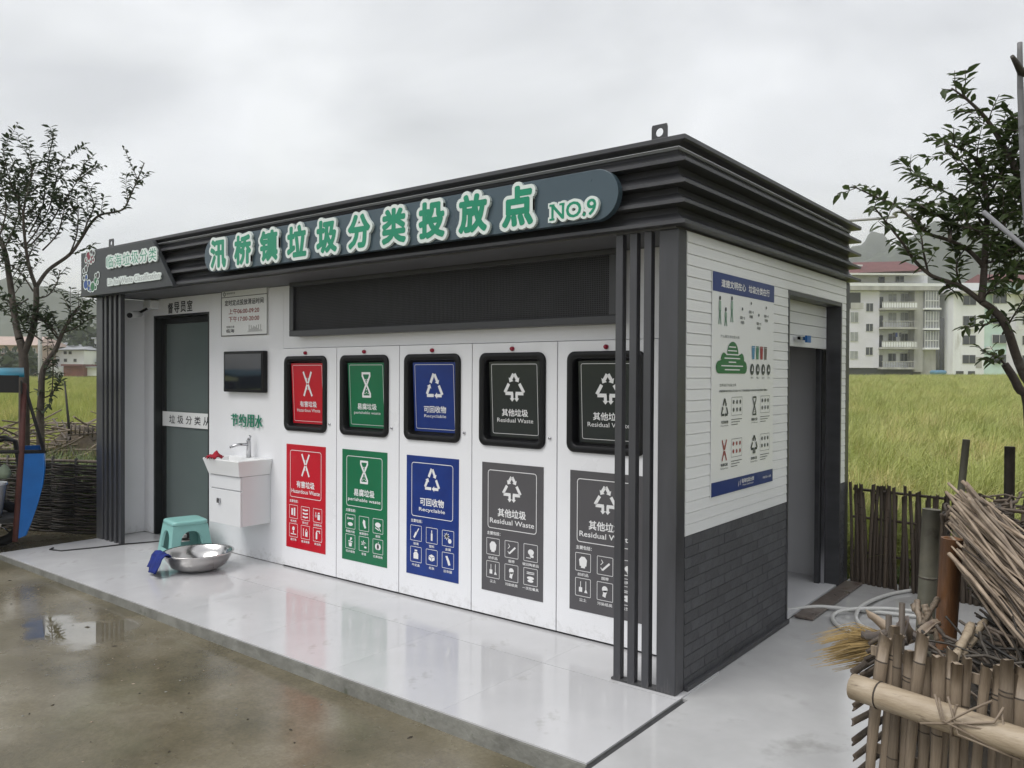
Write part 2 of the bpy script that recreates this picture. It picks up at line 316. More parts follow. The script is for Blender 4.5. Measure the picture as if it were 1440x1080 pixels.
def thing(name, label, cat, loc, group=None):
    o = bpy.data.objects.new(name, None); o.location = loc; o.empty_display_size = .1; COL.objects.link(o)
    o['label'] = label; o['category'] = cat
    if group: o['group'] = group
    return o
def tag(o, label, cat, group=None):
    o['label'] = label; o['category'] = cat
    if group: o['group'] = group
    return o
def struct(name, mb, mats, kind='structure', **k):
    return part(name, mb, mats, kind=kind, **k)

# ------------------------------------------------------------------ lettering and flat print
_tc = {}
def text_geo(s, off=0., extrude=0.):
    key = (s, off, extrude)
    if key in _tc: return _tc[key]
    cu = bpy.data.curves.new('t', 'FONT'); cu.body = s; cu.size = 1; cu.offset = off; cu.extrude = extrude; cu.resolution_u = 3
    ob = bpy.data.objects.new('t', cu); COL.objects.link(ob)
    dg = bpy.context.evaluated_depsgraph_get(); me = ob.evaluated_get(dg).to_mesh()
    vs = [tuple(v.co) for v in me.vertices]; fs = [tuple(p.vertices) for p in me.polygons]
    ob.evaluated_get(dg).to_mesh_clear(); bpy.data.objects.remove(ob); bpy.data.curves.remove(cu)
    _tc[key] = (vs, fs); return vs, fs
class Plane:
    """draws flat print on a plane; u to the right, v up, n towards the viewer"""
    def __init__(s, o, u, v, n): s.o = Vector(o); s.u = Vector(u); s.v = Vector(v); s.n = Vector(n); s.mb = MB()
    def P(s, a, b, c=0.): return s.o+s.u*a+s.v*b+s.n*c
    def poly(s, pts, mi=0, lift=0.): s.mb.add([s.P(a, b, lift) for a, b in pts], [list(range(len(pts)))], mi)
    def rect(s, a0, b0, a1, b1, mi=0, lift=0.): s.poly([(a0, b0), (a1, b0), (a1, b1), (a0, b1)], mi, lift)
    def circ(s, a, b, r, mi=0, ry=None, n=20, lift=0.): s.poly([(a+r*math.cos(t*2*math.pi/n), b+(ry or r)*math.sin(t*2*math.pi/n)) for t in range(n)], mi, lift)
    def ring(s, a, b, r, w, mi=0, n=24, lift=0., ry=None):
        ry = ry or r; vs = []
        for t in range(n):
            c, q = math.cos(t*2*math.pi/n), math.sin(t*2*math.pi/n); vs += [s.P(a+r*c, b+ry*q, lift), s.P(a+(r-w)*c, b+(ry-w)*q, lift)]
        s.mb.add(vs, [(2*t, (2*t+2) % (2*n), (2*t+3) % (2*n), 2*t+1) for t in range(n)], mi)
    def line(s, pts, w, mi=0, closed=False, lift=0.):
        P = [Vector(p) for p in pts]; n = len(P)
        if closed: P = P+[P[0]]
        for i in range(len(P)-1):
            d = P[i+1]-P[i]
            if d.length < 1e-6: continue
            d.normalize(); q = Vector((-d.y, d.x))*w/2; e = d*w*.35
            s.poly([P[i]-q-e, P[i+1]-q+e, P[i+1]+q+e, P[i]+q-e], mi, lift+.00005*(i % 3))
    def rrect(s, a0, b0, a1, b1, r, w, mi=0, lift=0.):
        def loop(k):
            pts = []
            for cx, cy, t0 in ((a1-r, b1-r, 0), (a0+r, b1-r, 90), (a0+r, b0+r, 180), (a1-r, b0+r, 270)):
                for j in range(4):
                    t = math.radians(t0+30*j); pts.append((cx+(r-k)*math.cos(t), cy+(r-k)*math.sin(t)))
            return pts
        A, B = loop(0), loop(w); n = len(A); vs = [s.P(*p, lift) for p in A]+[s.P(*p, lift) for p in B]
        s.mb.add(vs, [(i, (i+1) % n, n+(i+1) % n, n+i) for i in range(n)], mi)
    def text(s, t, a0, b0, a1, b1, off=0., mi=0, lift=0., zscale=0., extrude=0., copies=None):
        """fit the text's bounding box into the rectangle; off thickens the strokes (in character heights)"""
        vs, fs = text_geo(t, 0., extrude)
        if not vs: return
        xs = [v[0] for v in vs]; ys = [v[1] for v in vs]; x0, x1, y0, y1 = min(xs), max(xs), min(ys), max(ys)
        r = off*(b1-b0); n = copies or (1 if off <= 0 else 4 if off < .045 else 12)
        a0 += r; a1 -= r; b0 += r; b1 -= r
        sx = (a1-a0)/(x1-x0); sy = (b1-b0)/(y1-y0)
        for q in range(n):
            t_ = 2*math.pi*(q+.5)/n; dx_, dy_ = (r*math.cos(t_), r*math.sin(t_)) if n > 1 else (0, 0); e_ = q*.00007
            s.mb.add([s.P(a0+dx_+(v[0]-x0)*sx, b0+dy_+(v[1]-y0)*sy, lift+e_+(v[2]*zscale)) for v in vs], fs, mi)

# symbols, drawn inside a box centred at (a,b) of half height h
def arrow(p, a0, b0, a1, b1, w, mi=0, lift=0.):
    d = Vector((a1-a0, b1-b0)); L = d.length; d.normalize(); q = Vector((-d.y, d.x)); A = Vector((a0, b0)); B = Vector((a1, b1))
    C = B-d*w*1.1
    p.poly([A-q*w/2, C-q*w/2, C+q*w/2, A+q*w/2], mi, lift); p.poly([C-q*w, B, C+q*w], mi, lift)
def symbol(p, kind, a, b, h, mi=0, lift=0.):
    w = h*.24; wd = h*(.70 if kind in ('hazard', 'perish') else .84)
    if kind == 'hazard':
        for sx in (-1, 1):
            for sy in (-1, 1):
                p.line([(a+sx*wd*.75, b+sy*h), (a+sx*h*.10, b+sy*h*.12)], w*.85, mi, lift=lift)
                p.line([(a+sx*h*.10, b+sy*h*.12), (a+sx*h*.10, b+sy*h*.5)], w*.3, mi, lift=lift+.0002)
    elif kind == 'perish':
        for sy in (-1, 1):
            p.line([(a-wd*.62, b+sy*h*.95), (a+wd*.62, b+sy*h*.95), (a+wd*.62, b+sy*h*.72), (a+h*.07, b+sy*h*.05)], w*.75, mi, lift=lift)
            p.line([(a-wd*.62, b+sy*h*.95), (a-wd*.62, b+sy*h*.72), (a-h*.07, b+sy*h*.05)], w*.75, mi, lift=lift+.0002)
        for (i, j) in ((0, -.62), (-.2, -.7), (.2, -.7), (0, -.4), (0, .3), (-.1, .42), (.12, .44)): p.circ(a+i*h, b+j*h, h*.055, mi, n=8, lift=lift)
    elif kind == 'recycle':
        A, B, C = Vector((a, b+h)), Vector((a+wd, b-h*.72)), Vector((a-wd, b-h*.72))
        for P, Q in ((A, B), (B, C), (C, A)):
            m1 = P.lerp(Q, .06); m2 = P.lerp(Q, .50); m3 = P.lerp(Q, .60); m4 = P.lerp(Q, .92)
            arrow(p, *m1, *m2, w, mi, lift); p.line([m3, m4], w, mi, lift=lift)
    else:
        A, B, C = Vector((a, b+h)), Vector((a+wd, b-h*.35)), Vector((a-wd, b-h*.35))
        for P, Q in ((A, B), (A, C)):
            arrow(p, *P.lerp(Q, .04), *P.lerp(Q, .48), w, mi, lift); p.line([P.lerp(Q, .60), P.lerp(Q, .95)], w, mi, lift=lift)
        for sx in (-1, 1):
            p.line([(a+sx*wd*.85, b-h*.42), (a+sx*h*.20, b-h*.42)], w, mi, lift=lift)
            arrow(p, a+sx*h*.20, b-h*.40, a+sx*h*.20, b-h*1.0, w*.9, mi, lift+.0002)
def icon(p, k, a, b, s, lift=0.):
    """small white pictograms; s = half size"""
    L = lambda pts, w=.16: p.line([(a+x*s, b+y*s) for x, y in pts], w*s, 0, lift=lift)
    G = lambda pts: p.poly([(a+x*s, b+y*s) for x, y in pts], 0, lift)
    O = lambda x, y, r, ry=None: p.circ(a+x*s, b+y*s, r*s, 0, ry=(ry*s if ry else None), n=12, lift=lift)
    if k == 0: G([(-.6, -.6), (-.1, -.6), (-.1, .55), (-.6, .55)]); G([(.1, -.7), (.5, -.7), (.5, .7), (.1, .7)])
    elif k == 1:
        for y in (-.6, 0, .6): G([(-.7, y-.12), (.0, y-.2), (.7, y-.1), (.7, y+.15), (0, y+.05), (-.7, y+.15)])
    elif k == 2: G([(0, -.7), (.65, -.7), (.65, .2), (0, .2)]); G([(.1, .3), (.55, .3), (.55, .55), (.1, .55)]); O(-.45, -.1, .22); L([(-.45, -.3), (-.45, .5)])
    elif k == 3: O(0, .3, .35); G([(-.12, -.1), (.12, -.1), (.12, -.5), (-.12, -.5)]); L([(-.7, -.65), (.7, -.65)])
    elif k == 4: G([(0, -.7), (.6, -.7), (.6, .1), (0, .1)]); L([(0, .1), (.3, .6), (.6, .1)], .1); L([(-.5, -.6), (-.5, .6)])
    elif k == 5: G([(-.45, -.75), (-.05, -.75), (-.05, .3), (-.25, .6), (-.45, .3)]); L([(-.2, .6), (.6, .65)]); L([(.4, .6), (.6, .3)])
    elif k == 6: L([(-.5, .5), (.5, .5)], .2); O(-.55, .5, .2); O(.55, .5, .2); O(0, -.4, .62, .3)
    elif k == 7: G([(-.1, .7), (.3, .5), (.35, -.2), (.55, -.6), (.2, -.75), (-.1, -.3), (-.3, .2)])
    elif k == 8: O(0, .2, .65, .4); L([(-.6, -.3), (.2, -.6)]); L([(.2, -.2), (.6, -.7)])
    elif k == 9: G([(-.3, -.8), (.3, -.8), (.4, -.2), (-.4, -.2)]); L([(0, -.2), (0, .3)]); O(.2, .5, .22); O(-.3, .05, .2, .1); O(.35, 0, .2, .1)
    elif k == 10:
        for i in range(5):
            t = i*1.256; G([(-.15, .15), (-.15+.7*math.cos(t), .15+.5*math.sin(t)), (-.15+.3*math.cos(t+.6), .15+.3*math.sin(t+.6))])
        O(.35, -.5, .3, .16)
    elif k == 11: O(-.2, 0, .45, .5); O(.22, 0, .45, .5); L([(0, .4), (.15, .75)], .1)
    elif k == 12: G([(-.55, -.65), (-.3, -.8), (.25, .0), (.1, .2), (-.15, .15)]); L([(.15, .1), (.55, .7)], .18)
    elif k == 13: G([(-.17, -.75), (.17, -.75), (.17, .35), (-.17, .35)]); G([(-.08, .4), (.08, .4), (.08, .8), (-.08, .8)])
    elif k == 14:
        O(-.25, .3, .3); O(.35, -.35, .35)
        for i in range(8):
            t = i*.785; L([(-.25, .3), (-.25+.48*math.cos(t), .3+.48*math.sin(t))], .12)
    elif k == 15: G([(-.5, -.65), (.5, -.65), (.5, .1), (.25, .4), (-.25, .4), (-.5, .1)]); L([(-.2, .6), (.2, .6)], .22)
    elif k == 16: G([(-.6, .2), (0, -.05), (.6, .2), (0, .45)]); G([(-.6, .12), (-.04, -.12), (-.04, -.6), (-.6, -.35)]); G([(.6, .12), (.04, -.12), (.04, -.6), (.6, -.35)])
    elif k == 17: G([(-.5, .6), (-.1, .7), (.35, -.1), (.5, -.6), (.1, -.7), (-.15, -.1)])
    elif k == 18: G([(-.25, .7), (.25, .7), (.6, .3), (.5, -.5), (.32, -.5), (.3, -.75), (-.3, -.75), (-.32, -.5), (-.5, -.5), (-.6, .3)])
    elif k == 19: L([(-.3, -.5), (.6, .3)], .26); L([(-.6, .1), (-.3, .4), (-.5, .7)], .1); L([(-.6, -.3), (-.4, -.6)], .1)
    elif k == 20: O(.05, .1, .5, .4); G([(-.2, -.2), (.5, -.3), (.5, -.6), (.0, -.6)]); L([(-.7, -.7), (.0, -.7)], .1)
    elif k == 21: G([(-.6, -.6), (-.1, -.6), (-.1, .0), (-.6, .0)]); L([(-.35, 0), (-.35, .7)], .1); G([(.2, -.65), (.7, -.65), (.45, -.1)]); L([(.45, -.1), (.45, .8)], .1)
    elif k == 22: O(0, .3, .42, .4); G([(-.3, .1), (.42, .2), (.2, -.3), (.1, -.75), (-.35, -.6), (-.25, -.2)])
    elif k == 23: L([(-.6, .6), (.6, .6)], .1); L([(-.6, .4), (.6, .4)], .1); O(0, -.15, .6, .22); O(0, -.55, .5, .2)
KIND = {
 'hazard': ('red', '有害垃圾', 'Hazardous Waste', (0, 1, 2, 3, 4, 5), ('电池类', '荧光灯', '过期药品', '废灯泡', '废油漆桶', '杀虫剂')),
 'perish': ('green', '易腐垃圾', 'perishable waste', (6, 7, 8, 9, 10, 11), ('骨骼内脏', '果蔬茎叶', '剩饭', '花卉植物', '茶渣', '瓜果皮核')),
 'recycle': ('blue', '可回收物', 'Recyclable', (12, 13, 14, 15, 16, 17), ('玻璃', '塑料', '金属', '牛奶盒', '纸张', '旧衣服')),
 'residual': ('grey', '其他垃圾', 'Residual Waste', (18, 19, 20, 21, 22, 23), ('纺织品', '烟蒂', '破旧陶瓷品', '尘土', '污染纸类', '一次性餐具')),
}

# ================================================================== GROUND
def terr(x, y):
    d = math.hypot(x-CAM.x, y-CAM.y)
    az = math.atan2(-(x-CAM.x), y-CAM.y)      # 0 = +Y, positive to the left
    t = max(0, min(1, (az-.1)/.9)); s = .0145*(1-t)+.0075*t
    return -.36 + s*min(d, 125)
def yard_z(x): return -.05-.045*max(0, min(1, (x+6.2)/6.0))
# the far ground: one sheet to the horizon
mb = MB(); ang = 96; rings = [6, 7.5, 9, 12, 16, 22, 30, 45, 70, 100, 125, 200, 400, 900, 2500]
cx0, cy0 = CAM.x, CAM.y
for i, r in enumerate(rings):
    for k in range(ang):
        a = 2*math.pi*k/ang; x = cx0+r*math.cos(a); y = cy0+r*math.sin(a); mb.v.append((x, y, terr(x, y) if r > 6 else -.36))
mb.v.append((cx0, cy0, -.36)); c = len(mb.v)-1
for i in range(len(rings)-1):
    for k in range(ang):
        a = i*ang+k; b = i*ang+(k+1) % ang; mb.f.append([a, b, b+ang, a+ang]); mb.m.append(1 if i > 5 else 0); mb.sm.append(True)
for k in range(ang): mb.f.append([c, (k+1) % ang, k]); 
for k in range(ang): mb.m.append(0); mb.sm.append(True)
struct('ground', mb, [M['soil'], M['ricefar']])
# yard sheet
mb = MB(); nx = 40
X0, X1, Y0, Y1 = -9.5, 6, -9, 3.2
for i in range(nx+1):
    x = X0+(X1-X0)*i/nx
    for y in (Y0, 0.28+.44*(x+6.4) if x < -6.1 else .6): mb.v.append((x, y, yard_z(x)))
for i in range(nx): mb.f.append([2*i, 2*i+2, 2*i+3, 2*i+1]); mb.m.append(0); mb.sm.append(True)
struct('yard_pavement', mb, M['yard'])
# platform: slab body and tiles
PX0, PX1, PY0 = -5.96, .03, -.83
mb = MB()
zb = -.22
mb.box(PX0, PX1, PY0, .60, zb, -.0085)
mb.box(PX0, -.01, .60, 2.84, zb, -.010)
plat = struct('platform_slab', mb, M['slab'], bevel=.006)
tile_rows = [(PY0, -.03), (-.027, .4505)]
tm = {}
for (ya, yb) in tile_rows:
    x = PX1
    while x > PX0+.01:
        xa = max(PX0, x-.8); key = (round(x-xa, 3), round(yb-ya, 3))
        if key not in tm:
            hx, hy = (x-xa)/2-.0004, (yb-ya)/2-.0004; tm[key] = MB().box(-hx, hx, -hy, hy, -.008, 0).mesh('tile', M['tile'])
        o = part('tile', tm[key], None, plat, loc=((x+xa)/2, (ya+yb)/2, 0)); x = xa
# side path
mb = MB(); mb.add([(x,y,z) for z in (-.22,-.004) for x,y in ((.062,-.87),(1.02,-.87),(.99,.6),(.98,1.5),(1.4,2.75),(1.4,3.0),(.062,3.0))],[(6,5,4,3,2,1,0),(7,8,9,10,11,12,13)]+[(i,(i+1)%7,(i+1)%7+7,i+7) for i in range(7)]); mb.box(-.012, .062, 0.02, 2.98, -.22, -.006)
path = struct('path', mb, M['path'])
mb = MB(); mb.box(.031, .061, -.868, .0, -.2, -.012); part('edge_strip', mb, M['strip'], path)
# a ledge of path behind the doorway: worn wet board
mb = MB(); mb.box(0.004, .125, 1.66, 2.80, .0, .016)
o = part('threshold_board', mb, M['ramp'], bevel=.004); tag(o, 'worn wet board lying along the side doorway threshold', 'board')

# ================================================================== KIOSK
KZ = 2.262; W = .447; XL = -5.975; DB = 2.856
kiosk = thing('waste_sorting_kiosk', 'long white and charcoal waste sorting kiosk with flat louvred roof edge', 'kiosk', (-3, 1.4, 0))
K = lambda name, mb, m, **k: part(name, mb, M[m] if isinstance(m, str) else m, kiosk, **k)
# columns
K('corner_column', MB().box(-.104, 0, 0, .093, 0, KZ), 'char_col', bevel=.006)
K('corner_column', MB().box(XL, XL+.122, 0, .10, 0, KZ), 'char_col', bevel=.006)
K('corner_column', MB().box(-.10, 0, 2.752, DB, 0, KZ), 'char_col', bevel=.006)
K('corner_column', MB().box(XL, XL+.1, 2.752, DB, 0, KZ), 'char_col', bevel=.006)
slat = MB().box(-.0205, .0205, 0, .04, 0, KZ).mesh('screen_bar', M['char_col'])
for x in (-.3265, -.246, -.1655, -5.795, -5.705, -5.615, -5.525):
    o = part('screen_bar', slat, None, kiosk, loc=(x, 0, 0), bevel=.003)
# base shoe under bars
K('base_shoe', MB().box(-.36, -.10, .002, .05, .0005, .012), 'strip')
# front wall panels
DX0, DX1, DZ = -5.765, -4.80, 2.083
SEAM = [-3.712+.677*i for i in range(6)]
def panel(x0, x1, z0, z1, y0=W, t=.07, m='white', name='wall_panel'): return K(name, MB().box(x0+.0012, x1-.0012, y0, y0+t, z0, z1), m, bevel=.0015)
panel(-5.94, DX0, .004, KZ-.002); panel(DX0, DX1, DZ+.02, KZ-.002); panel(DX1, SEAM[0], .004, KZ-.002)
panel(SEAM[0], SEAM[5], 1.7575, KZ-.002)
panel(SEAM[5], -.02, .004, KZ-.002)
K('side_wall', MB().box(XL+.002, XL+.035, .101, 2.75, .004, KZ-.002), 'white')
K('back_wall', MB().box(XL+.101, -.101, 2.80, 2.85, .0, KZ), 'white')
K('interior_floor', MB().box(XL+.04, -.012, .53, 2.799, -.0, .014), 'interior')
K('ceiling', MB().box(XL+.04, -.012, .0, 2.79, KZ+.001, KZ+.02), 'soffit')
K('interior_partition', MB().box(-2.2, -2.16, .53, 2.79, .015, KZ), 'interior')
K('interior_lining', MB().box(-2.15, -.03, 2.79, 2.799, .015, KZ), 'interior')
K('interior_lining', MB().box(-2.15, -.03, .532, .54, .015, KZ), 'interior')
# dark strip filling the gap under the doors
K('bottom_strip', MB().box(SEAM[0], -.02, W+.006, W+.05, .0005, .013), 'dark')
# bin doors
FXC = [-3.408, -2.725, -2.040, -1.350, -.666]
kinds = ['hazard', 'perish', 'recycle', 'residual', 'residual']
yD = W-.016
for i in range(5):
    xa, xb = SEAM[i]+.0035, SEAM[i+1]-.0035; xc = FXC[i]; z0, z1 = .014, 1.754
    hx0, hx1, hz0, hz1 = xc-.235, xc+.235, 1.13, 1.665
    mb = MB()
    ov = [(xa, z0), (xb, z0), (xb, z1), (xa, z1)]; iv = [(hx0, hz0), (hx1, hz0), (hx1, hz1), (hx0, hz1)]
    vs = []
    for y in (yD, yD+.02):
        for L in (ov, iv): vs += [(p[0], y, p[1]) for p in L]
    fs = []
    for k in range(4):
        n = (k+1) % 4; fs += [(k, n, 4+n, 4+k), (8+n, 8+k, 12+k, 12+n), (k, 8+k, 8+n, n), (4+n, 12+n, 12+k, 4+k)]
    mb.add(vs, fs)
    kd = kinds[i]; colk, zh, en, ics, caps = KIND[kd]
    door = K('bin_door', mb, 'door_white', bevel=.0015, label='white bin door with %s %s poster and black chute frame' % ({'red': 'red', 'green': 'green', 'blue': 'blue', 'grey': 'grey'}[colk], {'hazard': 'hazardous waste', 'perish': 'food waste', 'recycle': 'recycling', 'residual': 'residual waste'}[kd]))
    # chute frame: rounded ring
    fx, fz, hw, hh = xc+.0, 1.396, .262, .2965
    def rr(hw, hh, r, y, n=6):
        pts = []
        for cx_, cz_, t0 in ((hw-r, hh-r, 0), (-hw+r, hh-r, 90), (-hw+r, -hh+r, 180), (hw-r, -hh+r, 270)):
            for j in range(n+1):
                t = math.radians(t0+90*j/n); pts.append((fx+cx_+r*math.cos(t), y, fz+cz_+r*math.sin(t)))
        return pts
    loops = [rr(hw, hh, .055, yD-.001), rr(hw, hh, .052, yD-.012), rr(hw-.006, hh-.006, .048, yD-.017), rr(hw-.036, hh-.036, .035, yD-.017), rr(hw-.043, hh-.043, .03, yD-.010), rr(hw-.048, hh-.050, .03, yD+.040)]
    mb = MB(); n = len(loops[0])
    for L in loops: mb.v += L
    for a in range(len(loops)-1):
        for k in range(n): mb.f.append([a*n+k, (a+1)*n+k, (a+1)*n+(k+1) % n, a*n+(k+1) % n]); mb.m.append(0); mb.sm.append(True)
    mb.add(rr(hw-.046, hh-.048, .03, yD+.0395), [list(range(n))])
    sub('chute_frame', mb, M['black'], door)
    # flap, leaning back at its foot
    fw2, fz0, fz1 = .200, 1.160, 1.635
    A = Vector((xc-fw2+.006, yD+.030, fz0)); Uv = Vector((1, 0, 0)); Vv = Vector((0, -.022, fz1-fz0)).normalized(); Nv = Vector((0, -1, -.0)).normalized(); Nv = (Nv-Vv*Nv.dot(Vv)).normalized()
    hgt = fz1-fz0+.001; w2 = fw2*2
    p = Plane(A, Uv, Vv, Nv); p.mb.add([p.P(a, b, c) for c in (-.01, 0) for a, b in ((0, 0), (w2, 0), (w2, hgt), (0, hgt))], [(4, 5, 6, 7), (0, 4, 7, 3), (1, 2, 6, 5), (3, 7, 6, 2), (0, 1, 5, 4)])
    flap = sub('chute_flap', p.mb, M['flapdark'] if colk == 'grey' else M[colk], door)
    p = Plane(A+Nv*.0015, Uv, Vv, Nv)
    p.rrect(.018, .018, w2-.018, hgt-.014, .012, .0028)
    symbol(p, kd, w2/2, hgt*.66, .090)
    p.text(zh, w2*.24, hgt*.275, w2*.76, hgt*.375, off=.025)
    ew = .30 if kd == 'recycle' else .42
    p.text(en, w2*(.5-ew/1.0*.85), hgt*.195, w2*(.5+ew/1.0*.85), hgt*.25, off=.0)
    sub('flap_print', p.mb, M['print'], door)
    # poster
    px0, px1, pz0, pz1 = xc-.240, xc+.249, .168, .992
    sub('poster', MB().box(px0, px1, yD-.0022, yD-.0002, pz0, pz1), M[colk], door)
    p = Plane((px0, yD-.0034, pz0), (1, 0, 0), (0, 0, 1), (0, -1, 0)); w2, h2 = px1-px0, pz1-pz0
    p.rrect(.05, .405, w2-.05, h2-.045, .02, .0045)
    symbol(p, kd, w2/2, h2-.158, .082)
    p.text(zh, w2*.27, .485, w2*.73, .540, off=.03)
    e2 = .25 if kd == 'recycle' else .36
    p.text(en, w2*(.5-e2), .440, w2*(.5+e2), .472, off=.02)
    p.text('主要包括：', .045, .362, .155, .385, off=.03)
    for q in range(6):
        cx_ = .095+(q % 3)*.150; cz_ = .288-(q//3)*.148
        p.rrect(cx_-.054, cz_-.054, cx_+.054, cz_+.054, .006, .0032)
        icon(p, ics[q], cx_, cz_, .046, lift=.0004)
        wc = .0125*len(caps[q]); p.text(caps[q], cx_-wc, cz_-.083, cx_+wc, cz_-.064, off=.02)
    sub('poster_print', p.mb, M['print'], door)
    # indicator lamp and lock
    mb = MB(); mb.lathe([(.001, -.022), (.010, -.020), (.014, -.012), (.014, 0)], n=12)
    me = MB(); me.v = [(xc+.004+x, yD+z, 1.716+y) for x, y, z in mb.v]; me.f = mb.f; me.m = mb.m; me.sm = mb.sm
    sub('indicator_light', me, M['led'], door)
    mb = MB(); mb.lathe([(.001, -.008), (.009, -.008), (.010, 0)], n=12)
    me = MB(); me.v = [(xc+.295+x if xc+.295 < xb else xb-.02+x, yD+z, 1.17+y) for x, y, z in mb.v]; me.f = mb.f; me.m = mb.m; me.sm = mb.sm
    sub('lock', me, M['chrome'], door)
# front service door (recessed)
yd = W+.07
K('door_jamb', MB().box(DX0-.0, DX0+.03, W+.0005, W+.16, .0, DZ+.02).box(DX1-.02, DX1, W+.0005, W+.16, .0, DZ+.02).box(DX0+.03, DX1-.02, W+.0005, W+.16, DZ, DZ+.02), 'doorframe')
fd = K('service_door', MB().box(DX0+.03, DX0+.09, yd, yd+.04, .01, DZ-.002).box(DX1-.075, DX1-.02, yd, yd+.04, .01, DZ-.002).box(DX0+.09, DX1-.075, yd, yd+.04, DZ-.06, DZ-.002).box(DX0+.09, DX1-.075, yd, yd+.04, .01, .06), 'doorframe', bevel=.002)
sub('glass_pane', MB().box(DX0+.09, DX1-.075, yd+.012, yd+.024, .06, DZ-.06), M['glass'], fd)
sub('sticker_band', MB().box(DX0+.045, DX1-.02, yd-.004, yd-.002, 1.045, 1.185), M['paper'], fd)
p = Plane((DX0+.17, yd-.0055, 1.075), (1, 0, 0), (0, 0, 1), (0, -1, 0))
for q, ch in enumerate('垃圾分类从'):
    p = Plane((DX0+.17, yd-.0055, 1.075), (1, 0, 0), (0, 0, 1), (0, -1, 0)); p.text(ch, q*.148, .0, q*.148+.105, .080, off=.01); sub('sticker_character', p.mb, M['inkblack'], fd)
sub('door_foot', MB().box(DX0+.2, DX0+.5, yd-.05, yd-.006, .012, .05), M['hose'], fd, bevel=.01)
# door caption and slogan on the wall
p = Plane((0, W-.002, 0), (1, 0, 0), (0, 0, 1), (0, -1, 0))
for q, ch in enumerate('督导员室'): p.text(ch, -5.50+q*.112, 2.112+q*.003, -5.50+q*.112+.092, 2.214+q*.003, off=.025)
K('door_caption', p.mb, 'inkblack')
p = Plane((0, W-.002, 0), (1, 0, 0), (0, 0, 1), (0, -1, 0))
for q, ch in enumerate('节约用水'):
    v = Plane((0, W-.012, 0), (1, 0, 0), (0, 0, 1), (0, -1, 0)); v.text(ch, -4.435+q*.116, 1.10, -4.435+q*.116+.100, 1.208, off=.0, mi=0, zscale=.35, extrude=.012)
    part('slogan_character', v.mb, M['inkgreen'], kiosk)
# grille box over the bins
gx0, gx1, gz0, gz1, gy = -3.512, -.55, 1.845, 2.2615, .35
fr = MB()
fr.box(gx0, gx1, gy, W, gz0, gz0+.045); fr.box(gx0, gx1, gy, W, gz1-.03, gz1); fr.box(gx0, gx0+.05, gy, W, gz0+.045, gz1-.03); fr.box(gx1-.05, gx1, gy, W, gz0+.045, gz1-.03)
g = K('grille_frame', fr, 'char', bevel=.004)
sub('grille_back', MB().box(gx0+.05, gx1-.05, gy+.06, gy+.066, gz0+.045, gz1-.03), M['dark'], g)
mesh_m = MB(); x = gx0+.056
while x < gx1-.054: mesh_m.box(x, x+.0032, gy+.0200, gy+.0230, gz0+.045, gz1-.03); x += .0118
z = gz0+.051
while z < gz1-.034: mesh_m.box(gx0+.05, gx1-.05, gy+.0235, gy+.0265, z, z+.0032); z += .0118
M['wire'] = mat('wire_grey', (.075, .075, .08), .4, .3)
sub('wire_mesh', mesh_m, M['wire'], g, kind='stuff')
# side wall cladding: individual planks and bricks
pitch = (KZ-.760)/27
def plank_mesh(L, h, m, name):
    mb = MB(); pr = [(-.012, 0), (0.001, 0), (.0032, .0025), (.001, h-.0035), (-.003, h-.0008), (-.012, h-.0008)]
    vs = [(x, 0, z) for x, z in pr]+[(x, L, z) for x, z in pr]; n = len(pr)
    mb.add(vs, [list(range(n)), list(range(2*n-1, n-1, -1))]+[(i, n+i, n+(i+1) % n, (i+1) % n) for i in range(n)])
    return mb.mesh(name, m)
sw = K('clad_wall', MB().box(-.05, -.009, .0935, 1.512, .0, KZ-.002).box(-.05, -.009, 1.512, 2.64, 2.075, KZ-.002).box(-.05, -.009, 2.64, 2.7515, .0, KZ-.002), 'joint')
sideW = K('siding_backing', MB().box(-.0088, -.007, .0935, 1.512, .762, KZ-.002).box(-.0088, -.007, 1.512, 2.64, 2.075, KZ-.002).box(-.0088, -.007, 2.64, 2.7515, .762, KZ-.002), 'joint_white')
pm = {}
for r in range(27):
    z = .762+r*pitch
    segs = [(.0935, 1.512), (2.642, 2.7515)] if r < 24 else [(.0935, 2.7515)]
    for a, b in segs:
        kk = round(b-a, 3)
        if kk not in pm: pm[kk] = plank_mesh(b-a, pitch, M['plank'], 'siding_plank')
        part('siding_plank', pm[kk], None, kiosk, loc=(0, a, z))
rows = 14; bp_ = .758/rows; bl = .158; bm = {}
for r in range(rows):
    z = r*bp_+.004
    for a0, b0 in ((.0935, 1.512), (2.642, 2.7515)):
        y = a0-(bl/2 if r % 2 else 0)
        while y < b0-.004:
            ya, yb = max(a0, y+.0012), min(b0, y+bl-.0012)
            if yb-ya > .008:
                kk = round(yb-ya, 3)
                if kk not in bm: bm[kk] = plank_mesh(yb-ya, bp_-.001, M['brick'], 'cladding_brick')
                part('cladding_brick', bm[kk], None, kiosk, loc=(U(-.0008, .0008)-.0015, ya, z))
            y += bl
K('base_trim', MB().box(.0008, .022, .094, 1.53, -.003, .022), 'char', bevel=.003)
